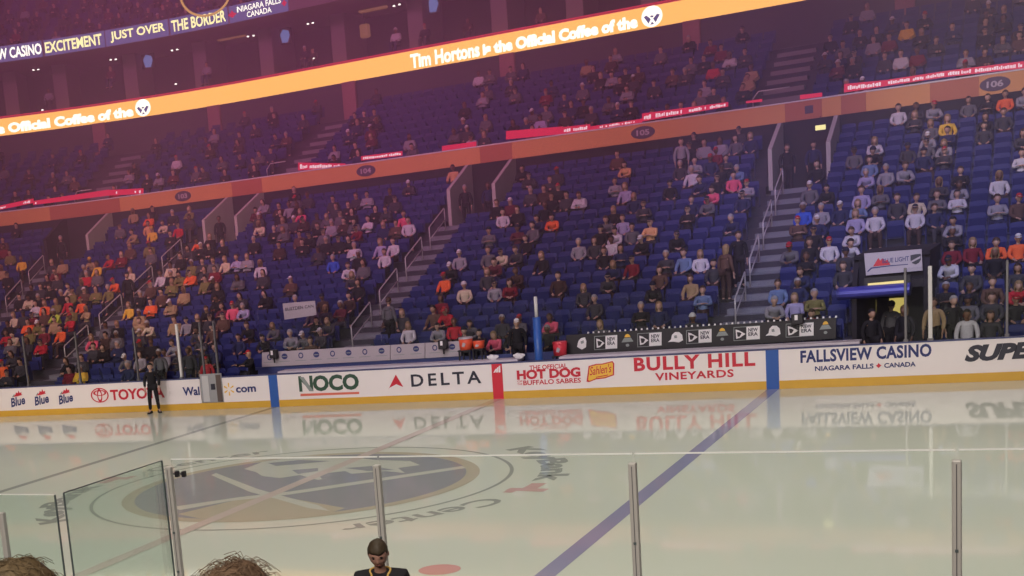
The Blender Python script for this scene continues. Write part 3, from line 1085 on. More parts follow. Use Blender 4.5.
def ribbon_text(tx, u0, u1, z0, z1, dd, m, parent, bold=0.03, name='lettering', zs=(None, None)):
    a, b = s_at(u0, dd, z0), s_at(u1, dd, z0)
    bm = bmesh.new()
    text_map(bm, tx, lambda x, y: pos(a + (b - a) * x, dd - 0.012, z0 + (z1 - z0) * y), bold)
    return keep(build(name, bm, m, parent, normals=False), parent)


ribbon_text('Tim Hortons', 411, 480, RZ0 + 0.10, RZ1 - 0.16, RD, L_WHITE, rb, 0.04)
ribbon_text('is the Official Coffee of the', 483, 638, RZ0 + 0.12, RZ1 - 0.28, RD, L_WHITE, rb, 0.06)
ribbon_text('is the Official Coffee of the', -28, 134, RZ0 + 0.12, RZ1 - 0.28, RD, L_WHITE, rb, 0.06)
for u in (143, 652):
    s = s_at(u, RD, 13.8)
    Mx = Matrix.Translation(pos(s, RD - 0.02, 13.82)) @ Matrix.Rotation(ang(s), 4, 'Z')
    bm = bmesh.new()
    prism(bm, [Mx @ Vector((0.47 * math.cos(k * PI / 16), 0, 0.47 * math.sin(k * PI / 16))) for k in range(32)], Mx.to_3x3() @ Vector((0, 0.01, 0)))
    keep(build('round_crest', bm, L_WHITE, rb), rb)
    bm = bmesh.new()
    for q in ([(-0.36, 0.02), (-0.24, 0.08), (-0.05, -0.12), (-0.16, -0.3)], [(0.36, 0.02), (0.24, 0.08), (0.05, -0.12), (0.16, -0.3)], [(-0.1, -0.36), (0, -0.24), (0.1, -0.36)], [(-0.1, 0.0), (0.0, -0.06), (0.1, 0.0), (0, 0.05)]):
        prism(bm, [Mx @ Vector((x, -0.012, z)) for x, z in q], Mx.to_3x3() @ Vector((0, 0.008, 0)))
    keep(build('crest_mark', bm, L_NAVY, rb), rb)

# suites
SD = 29.4
bm = bmesh.new()
sweep(bm, [(RD + 0.25, 13.9), (32.5, 13.9), (32.5, 17.2)], srange(S0, S1))
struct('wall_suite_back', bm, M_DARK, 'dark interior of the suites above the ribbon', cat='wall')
bm = bmesh.new()
sweep(bm, [(26.2, 17.05), (32.5, 17.05)], srange(S0, S1))
struct('ceiling_suite', bm, M_SUITEPIL, 'dim soffit over the suites', cat='ceiling')
pp_ = (12, 62, 132, 202, 268, 340, 417, 500, 575, 650)
for k, u in enumerate(pp_):
    s = s_at(u, SD, 15.6)
    bm = bmesh.new()
    M = Matrix.Translation(pos(s, SD, 0)) @ Matrix.Rotation(ang(s), 4, 'Z')
    rbox(bm, -0.42, 0.42, -0.2, 2.6, 13.9, 17.04, 0.03, 1, M)
    tag(build('suite_pillar', bm, M_SUITEPIL), 'dim partition wall between suites above the ribbon, %s from the left' % ordw[k], 'pillar', 'suite partitions')
for k, (u, v) in enumerate(((148, 61), (285, 36), (433, 5))):
    P = p_d(u, v, 30.2)
    s = to_sd(P)[0]
    t = thing('wall_screen', 'small blue glowing television in a suite, %s from the left' % ordw[k], 'television', P, ang(s), 'suite televisions')
    bm = bmesh.new()
    rbox(bm, -0.42, 0.42, 0.0, 0.06, -0.42, 0.42, 0.02, 1)
    build('casing', bm, M_BLACK, t)
    bm = bmesh.new()
    prism(bm, [(-0.2 + 0.0, -0.005, -0.33), (0.14, -0.005, -0.36), (0.3, -0.005, 0.0), (0.24, -0.005, 0.25), (-0.1, -0.005, 0.36), (-0.3, -0.005, 0.1)], (0, 0.004, 0))
    build('lit_screen', bm, L_TV, t)
k = 0
for u, v in ((33.5, 70.5), (38.3, 70), (110.8, 60.2), (115.8, 59.8), (172, 51), (177.2, 50), (248, 37), (253.5, 36.2), (308, 24.4), (312.8, 23.4), (394, 6.5), (399.5, 5), (175.8, 84.5), (45.2, 102), (42.5, 110.5), (314, 59)):
    P = p_d(u, v, 28.9)
    s = to_sd(P)[0]
    t = thing('downlight', 'tiny white light inside the suites, %s from the left' % ordw[k], 'light', P, ang(s), 'suite lights')
    bm = bmesh.new()
    cyl(bm, (0, 0, 0), 0.075, 0.05, 0.06, 10)
    build('lit_bulb', bm, L_SPOT, t)
    bm = bmesh.new()
    cyl(bm, (0, 0.0, 0.06), 0.09, 0.09, 0.05, 10)
    build('holder', bm, M_BLACK, t)
    k += 1

for k, (u, v, w_) in enumerate(((232, 37, 0.9), (373, 9, 0.8), (365, 31, 0.25))):
    P = p_d(u, v, 30.0)
    t = thing('suite_glow', 'dim warm glow patch imitating light inside a suite, %s from the left' % ('first', 'third', 'second')[k], 'lamp', P, ang(to_sd(P)[0]))
    bm = bmesh.new()
    rbox(bm, -w_, w_, -0.2, 0.2, -0.1 if k < 2 else -0.35, 0.1 if k < 2 else 0.35, 0.09, 2)
    build('glow_block', bm, mat('warm_glow', (0.55, 0.22, 0.10), 0.5, emit=0.35), t, True)  # emissive blocks imitate warm light on the suite ceilings
    bm = bmesh.new()
    box(bm, -0.02, 0.02, -0.02, 0.02, 0.05, max(0.3, 17.04 - P.z))
    build('hanger', bm, M_BLACK, t)

# upper ledge with message panels
UD, UZ0, UZ1 = 26.0, 17.06, 17.95
bm = bmesh.new()
sweep(bm, [(UD, UZ0), (UD + 0.3, UZ0), (UD + 0.3, UZ1), (UD, UZ1)], srange(S0, S1), True)
struct('wall_upper_ledge', bm, M_SUITEPIL, 'dim ledge along the front of the upper deck', cat='wall')
PAN = [(-22, 42.2, 'VIEW CASINO', L_WHITE, 0.0, 1.0), (44.5, 104.8, 'EXCITEMENT', L_YELLOW, 0.02, 0.96), (106.0, 168.6, 'JUST OVER', L_YELLOW, 0.08, 0.95), (170.4, 228.0, 'THE BORDER', L_YELLOW, 0.03, 0.97), (229.8, 288.0, None, L_WHITE, 0, 1)]
for k, (u0, u1, tx, m, f0, f1) in enumerate(PAN):
    a, b = s_at(u0, UD, 17.5), s_at(u1, UD, 17.5)
    t = thing('led_sign', 'lit panel on the upper ledge reading ' + ('view casino', 'excitement', 'just over', 'the border', 'Niagara Falls Canada')[k], 'led panel', pos((a + b) / 2, UD, UZ0), 0, 'upper ledge message panels')
    bm = bmesh.new()
    sweep(bm, [(UD - 0.06, UZ0 + 0.02), (UD - 0.005, UZ0 + 0.02), (UD - 0.005, UZ1 - 0.02), (UD - 0.06, UZ1 - 0.02)], srange(a, b), True)
    keep(build('screen', bm, L_NAVY, t), t)
    w = u1 - u0
    if tx:
        ribbon_text(('FALLSVIEW CASINO' if k == 0 else tx), u0 + w * f0 if k else -36, u0 + w * f1, UZ0 + 0.16, UZ1 - 0.14, UD - 0.066, m, t, 0.025)
    else:
        ribbon_text('NIAGARA FALLS', u0 + w * 0.13, u0 + w * 0.88, UZ0 + 0.47, UZ1 - 0.13, UD - 0.066, m, t, 0.01)
        ribbon_text('CANADA', u0 + w * 0.30, u0 + w * 0.72, UZ0 + 0.12, UZ0 + 0.40, UD - 0.066, m, t, 0.01)
        for uu in (u0 + 3, u1 - 3.2):
            c = s_at(uu, UD, 17.5)
            bm = bmesh.new()
            prism(bm, [pos(c + x, UD - 0.07, 17.5 + z) for x, z in ((-0.16, 0), (-0.06, 0.08), (0, 0.2), (0.06, 0.08), (0.16, 0), (0, -0.18))], (0, 0.004, 0))
            keep(build('leaf_emblem', bm, L_RED, t), t)
# upper deck tiers
bm = bmesh.new()
pr = [(UD + 0.3, 17.3)]
for i in range(9):
    pr += [(UD + 0.9 + 0.85 * i, 17.3 + 0.55 * i), (UD + 0.9 + 0.85 * (i + 1), 17.3 + 0.55 * i)]
pr.append((pr[-1][0], pr[-1][1] + 6))
sweep(bm, pr, srange(S0, S1))
struct('floor_upper_tier', bm, M_CLUBWALL, 'dark stepped concrete of the upper deck', cat='stands')
# gold ring
P = p_d(205, -8, 25.0)
t = thing('ring_sign', 'gold glowing ring hanging above the message panels', 'light ring', P, 0.3)
bm = bmesh.new()
n = 48
for k in range(n):
    pass
tube(bm, [(1.35 * math.cos(k * 2 * PI / n), 0, 1.18 * math.sin(k * 2 * PI / n)) for k in range(n + 1)], 0.06, 8)
build('ring', bm, L_RING, t, True)
bm = bmesh.new()
tube(bm, [(0, 0, 1.2), (0, 0, 4.0)], 0.02, 6)
build('cable', bm, M_BLACK, t)

# exit sign in the right doorway
P = p_d(820.5, 127.5, 16.0)
t = thing('exit_sign', 'small yellow lit sign in the doorway above the right stair', 'sign', P)
bm = bmesh.new()
rbox(bm, -0.2, 0.2, 0, 0.06, -0.11, 0.11, 0.01, 1)
build('casing', bm, M_BLACK, t)
bm = bmesh.new()
box(bm, -0.17, 0.17, -0.006, 0, -0.085, 0.085)
build('lit_face', bm, L_EXIT, t)
bm = bmesh.new()
box(bm, -0.01, 0.01, 0.02, 0.04, 0.11, 7.74 - P.z)
build('hanger', bm, M_BLACK, t)

# ------------------------------------------------------------------ people: shared shapes
def skin_mesh(verts, edges, radii, sub, root=0):
    me = bpy.data.meshes.new('sk')
    me.from_pydata([tuple(v) for v in verts], edges, [])
    o = bpy.data.objects.new('sk', me)
    COL.objects.link(o)
    m = o.modifiers.new('s', 'SKIN')
    m.use_smooth_shade = True
    if not me.skin_vertices:
        me.attributes
    for i, r in enumerate(radii):
        sv = me.skin_vertices[0].data[i]
        sv.radius = r if isinstance(r, tuple) else (r, r)
        sv.use_root = (i == root)
    if sub:
        u = o.modifiers.new('u', 'SUBSURF')
        u.levels = sub
        u.render_levels = sub
    bpy.context.view_layer.update()
    out = bpy.data.meshes.new_from_object(o.evaluated_get(bpy.context.evaluated_depsgraph_get()))
    bpy.data.objects.remove(o)
    for p in out.polygons:
        p.use_smooth = True
    return out


V = Vector


def head_bm(sub=3):
    bm = bmesh.new()
    bmesh.ops.create_icosphere(bm, subdivisions=sub, radius=1)
    for v in bm.verts:
        x, y, z = v.co
        w = 0.078 - 0.009 * max(0, -z) + 0.010 * max(0, z) * (1 - z * 0.6)
        yy = 0.098 * y
        if y < 0:
            fr = max(0, -y)
            nose = math.exp(-((x / 0.16) ** 2)) * math.exp(-(((z + 0.12) / 0.24) ** 2)) * fr
            yy -= 0.022 * nose * (1.0 if z > -0.35 else 0.5)
            for sx in (-1, 1):
                yy += 0.012 * math.exp(-(((x - sx * 0.36) / 0.16) ** 2 + ((z - 0.08) / 0.12) ** 2)) * fr
            yy -= 0.006 * math.exp(-((z - 0.27) / 0.1) ** 2) * fr
            yy -= 0.010 * math.exp(-(((z + 0.72) / 0.18) ** 2 + (x / 0.3) ** 2))
            yy -= 0.005 * math.exp(-(((z + 0.43) / 0.07) ** 2 + (x / 0.25) ** 2))
        v.co = V((x * w, yy, z * 0.118))
    for sx in (-1, 1):
        t = bmesh.new()
        bmesh.ops.create_icosphere(t, subdivisions=1, radius=1)
        add(bm, t, Matrix.Translation((sx * 0.076, 0.008, -0.002)) @ Matrix.Diagonal((0.012, 0.022, 0.032, 1)))
    return bm


def eyes_bm():
    bm = bmesh.new()
    for sx in (-1, 1):
        t = bmesh.new()
        bmesh.ops.create_icosphere(t, subdivisions=1, radius=1)
        add(bm, t, Matrix.Translation((sx * 0.029, -0.083, 0.010)) @ Matrix.Diagonal((0.013, 0.008, 0.0065, 1)))
        t = bmesh.new()
        bmesh.ops.create_icosphere(t, subdivisions=1, radius=1)
        add(bm, t, Matrix.Translation((sx * 0.029, -0.0915, 0.033)) @ Matrix.Diagonal((0.019, 0.006, 0.004, 1)))
    return bm


def mouth_bm():
    bm = bmesh.new()
    t = bmesh.new()
    bmesh.ops.create_icosphere(t, subdivisions=1, radius=1)
    add(bm, t, Matrix.Translation((0, -0.092, -0.052)) @ Matrix.Diagonal((0.022, 0.008, 0.006, 1)))
    return bm


def hair_bm(kind, sub=3):
    bm = bmesh.new()
    bmesh.ops.create_icosphere(bm, subdivisions=sub, radius=1)
    rr = random.Random(5)
    kill = []
    for v in bm.verts:
        x, y, z = v.co
        if kind == 'short':
            keepz = 0.36 - 0.1 * abs(x) if y < -0.45 else (0.0 if y < -0.1 else (-0.16 if y < 0.2 else -0.5))
            g = 1.13
        elif kind == 'long':
            keepz = 0.45 if y < -0.45 else -2
            g = 1.16
        elif kind == 'cap':
            keepz = 0.30
            g = 1.10
        else:
            keepz = 0.18 if y < -0.2 else -0.1
            g = 1.12
        if z < keepz:
            kill.append(v)
        w = (0.079 + 0.012 * max(0, z) * (1 - z * 0.6)) * g
        zz = z * 0.121 * (g if z > 0 else 1.0)
        yy = y * 0.098 * g
        if kind == 'long' and z < -0.2:
            zz = z * 0.25
            w *= 1.08
            if y < 0.1:
                yy = max(yy, -0.02)
        n = 1 + (rr.uniform(-0.02, 0.03) if kind in ('short', 'long') else 0)
        v.co = V((x * w * n, yy * n + 0.004, zz * n + 0.004))
    bmesh.ops.delete(bm, geom=kill, context='VERTS')
    ed = [e for e in bm.edges if e.is_boundary]
    r = bmesh.ops.extrude_edge_only(bm, edges=ed)
    for v in [g for g in r['geom'] if isinstance(g, bmesh.types.BMVert)]:
        v.co = V((v.co.x * 0.86, v.co.y * 0.86, v.co.z))
    if kind == 'cap':
        prism(bm, [V((0.075 * math.cos(a), -0.06 - 0.12 * math.sin(a), 0.043 - 0.012 * math.sin(a))) for a in [k * PI / 8 for k in range(9)]], (0, 0, 0.010))
    if kind == 'beanie':
        tube(bm, [(0.088 * math.cos(k * PI / 8), 0.004 + 0.112 * math.sin(k * PI / 8), 0.03 - 0.012 * math.sin(k * PI / 8)) for k in range(17)], 0.013, 6)
    return bm


POSE = {
    'rest': dict(pelvis=(0, 0.10, 0.53), spine=(0, 0.13, 0.70), chest=(0, 0.13, 0.90), neck=(0, 0.11, 1.04), head=(0, 0.075, 1.20), tilt=0.10,
                 sh=(0.17, 0.12, 0.99), el=(0.235, 0.02, 0.74), wr=(0.13, -0.19, 0.64), hd=(-0.25, -0.95, -0.15), hip=(0.09, 0.07, 0.52), kn=(0.13, -0.36, 0.52), an=(0.13, -0.38, 0.11), to=(0.15, -0.53, 0.045)),
    'lean': dict(pelvis=(0, 0.12, 0.53), spine=(0, 0.08, 0.68), chest=(0, -0.03, 0.85), neck=(0, -0.10, 0.98), head=(0, -0.17, 1.125), tilt=0.25,
                 sh=(0.17, -0.05, 0.93), el=(0.22, -0.24, 0.70), wr=(0.07, -0.42, 0.67), hd=(-0.55, -0.8, -0.1), hip=(0.09, 0.08, 0.52), kn=(0.16, -0.36, 0.52), an=(0.15, -0.36, 0.11), to=(0.17, -0.51, 0.045)),
    'fold': dict(pelvis=(0, 0.08, 0.53), spine=(0, 0.14, 0.70), chest=(0, 0.16, 0.90), neck=(0, 0.145, 1.04), head=(0, 0.12, 1.20), tilt=-0.02,
                 sh=(0.175, 0.15, 0.99), el=(0.24, 0.0, 0.77), wr=(0.02, -0.07, 0.80), hd=(-0.95, -0.1, 0.1), hip=(0.09, 0.05, 0.52), kn=(0.10, -0.38, 0.52), an=(0.09, -0.33, 0.11), to=(0.10, -0.48, 0.045)),
    'stand': dict(pelvis=(0, 0.0, 0.95), spine=(0, 0.0, 1.12), chest=(0, 0.0, 1.32), neck=(0, -0.01, 1.47), head=(0, -0.04, 1.63), tilt=0.06,
                  sh=(0.18, 0.0, 1.41), el=(0.245, 0.02, 1.14), wr=(0.235, -0.07, 0.90), hd=(-0.05, -0.2, -0.97), hip=(0.09, 0, 0.93), kn=(0.11, -0.02, 0.51), an=(0.115, 0.02, 0.10), to=(0.14, -0.13, 0.04)),
    'stride': dict(pelvis=(0, 0.0, 0.93), spine=(0, 0.0, 1.10), chest=(0, -0.01, 1.30), neck=(0, -0.03, 1.45), head=(0, -0.06, 1.61), tilt=0.12,
                   sh=(0.18, -0.01, 1.39), el=(0.25, 0.04, 1.13), wr=(0.24, -0.10, 0.92), hd=(-0.05, -0.5, -0.85), hip=(0.09, 0, 0.91), kn=(0.13, -0.05, 0.50), an=(0.15, 0.03, 0.10), to=(0.20, -0.12, 0.04)),
    'reach': dict(pelvis=(0, 0.0, 0.95), spine=(0, 0.0, 1.12), chest=(0, -0.02, 1.32), neck=(0, -0.04, 1.46), head=(0, -0.07, 1.61), tilt=0.1,
                  sh=(0.18, -0.02, 1.40), el=(0.30, -0.18, 1.22), wr=(0.30, -0.43, 1.26), hd=(-0.1, -0.95, 0.1), hip=(0.09, 0, 0.93), kn=(0.11, -0.03, 0.51), an=(0.115, 0.02, 0.10), to=(0.14, -0.13, 0.04)),
    'bent': dict(pelvis=(0, 0.0, 0.95), spine=(0, -0.01, 1.12), chest=(0, -0.02, 1.33), neck=(0, -0.05, 1.485), head=(0, -0.105, 1.635), tilt=0.42,
                 sh=(0.190, -0.015, 1.425), el=(0.265, -0.01, 1.15), wr=(0.22, -0.20, 0.98), hd=(-0.15, -0.7, -0.7), hip=(0.09, 0, 0.93), kn=(0.11, -0.02, 0.51), an=(0.115, 0.02, 0.10), to=(0.14, -0.13, 0.04)),
}


def make_pose(P, sub=1, fingers=True, hs=3, hscale=(1.08, 1.06, 1.03), fat=1.0):
    p = {k: (V(v) if isinstance(v, tuple) else v) for k, v in P.items()}
    up = (p['neck'] - p['chest']).normalized()
    # body
    vs = [p['pelvis'], p['spine'], p['chest'], p['neck'], p['neck'] * 0.4 + p['head'] * 0.6 - up * 0.0]
    es = [(0, 1), (1, 2), (2, 3), (3, 4)]
    rs = [(0.125, 0.09), (0.10, 0.075), (0.085, 0.065), 0.050, 0.055]

    def put(v, r, prev):
        vs.append(v)
        rs.append(r)
        if prev is not None:
            es.append((prev, len(vs) - 1))
        return len(vs) - 1
    for sx in (-1, 1):
        m = lambda v: V((v.x * sx, v.y, v.z))
        a = put(m(p['sh'] - up * 0.055), 0.042, 2)
        b = put(m(p['el']), 0.04, a)
        c = put(m(p['wr']), 0.027, b)
        hd = p['hd'].normalized()
        side = hd.cross(V((0, 0, 1))).normalized() if abs(hd.z) < 0.9 else V((0, 1, 0))
        palm = put(m(p['wr'] + hd * 0.07), (0.036, 0.02), c)
        if fingers:
            for k, (off, ln_) in enumerate(((-0.027, 0.072), (-0.009, 0.084), (0.009, 0.078), (0.027, 0.062))):
                k1 = put(m(p['wr'] + hd * 0.105 + side * off), 0.0085, palm)
                put(m(p['wr'] + hd * (0.105 + ln_ * 0.55) + side * off * 1.1 - V((0, 0, 0.010))), 0.008, k1)
                put(m(p['wr'] + hd * (0.105 + ln_ * 0.9) + side * off * 1.1 - V((0, 0, 0.03))), 0.007, k1 + 1)
            k1 = put(m(p['wr'] + hd * 0.05 + side * -0.045 + V((0, 0, 0.005))), 0.010, palm)
            put(m(p['wr'] + hd * 0.095 + side * -0.062), 0.0085, k1)
        a = put(m(p['hip']), 0.085, 0)
        b = put(m(p['kn']), 0.055, a)
        c = put(m(p['an']), 0.036, b)
        put(m(p['to']), (0.04, 0.03), c)
    body = skin_mesh(vs, es, rs, sub)
    HM = Matrix.Translation(p['head']) @ Matrix.Rotation(p['tilt'], 4, 'X') @ Matrix.Diagonal((*hscale, 1))
    b = bmesh.new()
    b.from_mesh(body)
    add(b, head_bm(hs), HM)
    b.to_mesh(body)
    b.free()
    for q in body.polygons:
        q.use_smooth = True
    body.materials.append(SKIN)
    # shirt
    vs, es, rs = [], [], []
    a0 = put(p['pelvis'] - (p['spine'] - p['pelvis']) * (0.45 if p['pelvis'].z > 0.8 else 0.1), (0.172, 0.134), None)
    a = put(p['pelvis'] * 0.6 + p['spine'] * 0.4, (0.166, 0.13), a0)
    b_ = put(p['spine'], (0.162, 0.130), a)
    c_ = put(p['chest'], (0.172, 0.134), b_)
    nb = put(p['neck'] * 0.66 + p['chest'] * 0.34, (0.108, 0.108), c_)
    put(p['neck'] * 0.92 + p['chest'] * 0.08, 0.074, nb)
    for sx in (-1, 1):
        m = lambda v: V((v.x * sx, v.y, v.z))
        x = put(m(p['sh'] - up * 0.022), (0.070, 0.070), nb)
        y = put(m(p['el']), 0.062, x)
        put(m(p['wr'] * 0.95 + p['el'] * 0.05), 0.046, y)
    rs = [(r[0] * fat, r[1] * fat) if isinstance(r, tuple) else r * fat for r in rs]
    shirt = skin_mesh(vs, es, rs, sub)
    shirt.materials.append(CLOTH)
    vs, es, rs = [], [], []
    a = put(p['pelvis'], (0.155, 0.118), None)
    for sx in (-1, 1):
        m = lambda v: V((v.x * sx, v.y, v.z))
        x = put(m(p['hip']), 0.10, a)
        y = put(m(p['kn']), 0.073, x)
        put(m(p['an'] + V((0, 0, 0.02))), 0.058, y)
    trs = skin_mesh(vs, es, rs, sub)
    trs.materials.append(CLOTH)
    shoes = []
    for sx in (-1, 1):
        b = bmesh.new()
        m = lambda v: V((v.x * sx, v.y, v.z))
        A, T_ = m(p['an']), m(p['to'])
        dr = (T_ - A)
        dr.z = 0
        dr.normalize()
        sd_ = V((-dr.y, dr.x, 0))
        prof = [(-0.075, 0.0), (-0.08, 0.085), (0.03, 0.10), (0.10, 0.065), (0.185, 0.05), (0.205, 0.02), (0.20, 0.0)]
        base = V((A.x, A.y, 0.004))
        prism(b, [base + dr * q + V((0, 0, h)) - sd_ * 0.045 for q, h in prof], sd_ * 0.09)
        bmesh.ops.recalc_face_normals(b, faces=b.faces)
        sho = bpy.data.meshes.new('shoe')
        b.to_mesh(sho)
        b.free()
        sho.materials.append(CLOTH)
        shoes.append(sho)
    return dict(body=body, shirt=shirt, trs=trs, shoe=shoes[0], shoe2=shoes[1], HM=HM)


SHAPE = {k: make_pose(v) for k, v in POSE.items()}
HK = {}
for k in ('short', 'long', 'cap', 'beanie'):
    b = hair_bm(k)
    bmesh.ops.recalc_face_normals(b, faces=b.faces)
    me = bpy.data.meshes.new('hair')
    b.to_mesh(me)
    b.free()
    for q in me.polygons:
        q.use_smooth = k in ('cap', 'beanie')
    me.materials.append(HAIR if k in ('short', 'long') else CLOTH)
    HK[k] = me
EYES, MOUTH = bpy.data.meshes.new('eyes'), bpy.data.meshes.new('mouth')
for me, b, m in ((EYES, eyes_bm(), M_EYE), (MOUTH, mouth_bm(), M_LIP)):
    b.to_mesh(me)
    b.free()
    me.materials.append(m)

C_ = {
    'black': (0.014, 0.012, 0.015), 'dark grey': (0.045, 0.043, 0.05), 'grey': (0.115, 0.11, 0.12), 'navy': (0.02, 0.025, 0.075), 'dark brown': (0.05, 0.028, 0.022),
    'white': (0.50, 0.48, 0.51), 'cream': (0.55, 0.47, 0.33), 'pale grey': (0.26, 0.25, 0.28), 'red': (0.45, 0.02, 0.035), 'dark red': (0.16, 0.012, 0.022), 'orange': (0.75, 0.13, 0.035),
    'yellow': (0.70, 0.45, 0.05), 'olive': (0.17, 0.15, 0.05), 'tan': (0.34, 0.24, 0.13), 'blue': (0.03, 0.09, 0.48), 'pink': (0.65, 0.10, 0.17), 'maroon': (0.10, 0.02, 0.03), 'lime': (0.42, 0.60, 0.06), 'light blue': (0.13, 0.19, 0.33), 'brown': (0.10, 0.055, 0.04), 'lilac': (0.33, 0.30, 0.46), 'peach': (0.62, 0.35, 0.16),
}
HC = {'brown hair': ('short', (0.06, 0.035, 0.02)), 'dark hair': ('short', (0.015, 0.011, 0.01)), 'fair hair': ('long', (0.26, 0.17, 0.08)), 'long hair': ('long', (0.04, 0.022, 0.015)), 'grey hair': ('short', (0.30, 0.29, 0.29)),
      'dark cap': ('cap', (0.02, 0.02, 0.035)), 'white cap': ('cap', (0.6, 0.6, 0.6)), 'red cap': ('cap', (0.4, 0.02, 0.03)), 'dark beanie': ('beanie', (0.02, 0.02, 0.04)), 'white beanie': ('beanie', (0.6, 0.58, 0.58)), 'gold beanie': ('beanie', (0.5, 0.3, 0.05))}
SKINS = [(0.42, 0.25, 0.18), (0.50, 0.31, 0.23), (0.38, 0.22, 0.15), (0.46, 0.28, 0.21), (0.16, 0.08, 0.05)]
GARM = {'rest': 'jersey', 'lean': 'jacket', 'fold': 'coat', 'stand': 'coat', 'stride': 'coat', 'reach': 'jacket', 'bent': 'jersey'}


def person(label, pose, loc, rz, colr, hair='brown hair', trs='black', skin=None, group=None, scale=1.0, face=False):
    sh = SHAPE[pose]
    b = link('person', sh['body'])
    b.location = loc
    b.rotation_euler = (0, 0, rz)
    b.scale = (scale,) * 3
    b.color = (*(skin or random.choice(SKINS)), 1)
    tag(b, label, 'person', group)
    for nm, me, c in ((GARM[pose] if GARM[pose] != 'jersey' else 'jersey', sh['shirt'], C_[colr]), ('trousers', sh['trs'], C_[trs]), ('shoe', sh['shoe'], (0.02, 0.02, 0.02)), ('shoe', sh['shoe2'], (0.02, 0.02, 0.02))):
        o = link(nm, me, b)
        o.color = (*c, 1)
    kind, hc = HC[hair]
    o = link({'short': 'hair', 'long': 'hair'}.get(kind, kind), HK[kind], b)
    o.matrix_local = sh['HM']
    o.color = (*hc, 1)
    if face:
        for nm, me in (('eyes', EYES), ('mouth', MOUTH)):
            o = link(nm, me, b)
            o.matrix_local = sh['HM']
    return b


# ------------------------------------------------------------------ seats and who sits in them
PITCH = 0.54
SECT = [('corner', None, -33.6, -26.62, 'left of the corner stair'), ('corner', 'left', -25.38, -19.36, ''), ('left', 'middle', -18.14, -6.86, ''), ('middle', 'right', -5.64, 5.6, ''), ('right', None, 6.84, 14.6, 'right of the right stair')]
slots = []
for (L, Rr, a, b, nm) in SECT:
    for i in range(-2, NROW):
        rs_ = max(0.6, (8.5 + row_d(i) + 0.45) / 20.0)
        pt = PITCH / rs_ if b < -18.5 else PITCH
        n = int((b - a) / pt)
        x0 = (a + b) / 2 - (n - 1) * pt / 2
        for k in range(n):
            s = x0 + k * pt
            bad = any(omitted(i, s + q) for q in (-0.3, 0, 0.3))
            if i >= 12:
                bad = bad or any(va - 0.3 < s < vb + 0.4 for va, vb in VOMS)
            if bad:
                continue
            if L == 'corner' and Rr is None:
                w, m = 'left of corner stair', n - 1 - k
            elif Rr is None:
                w, m = 'right of right stair', k
            elif k < n / 2:
                w, m = 'right of %s stair' % L, k
            else:
                w, m = 'left of %s stair' % Rr, n - 1 - k
            d = row_d(i) + (0.62 if i == -1 and BENCH[0] < s < BENCH[1] else 0.46)
            P = pos(s, d, row_z(i))
            u, v, dep = project(P + V((0, 0, 1.12)))
            slots.append(dict(s=s, d=d, i=i, P=P, u=u, v=v, dep=dep, where='%s row, %s seat %s' % (ordw[i + 2], ordw[min(m, 38)], w), occ=None))
slots = [q for q in slots if -14 < q['u'] < 1040]

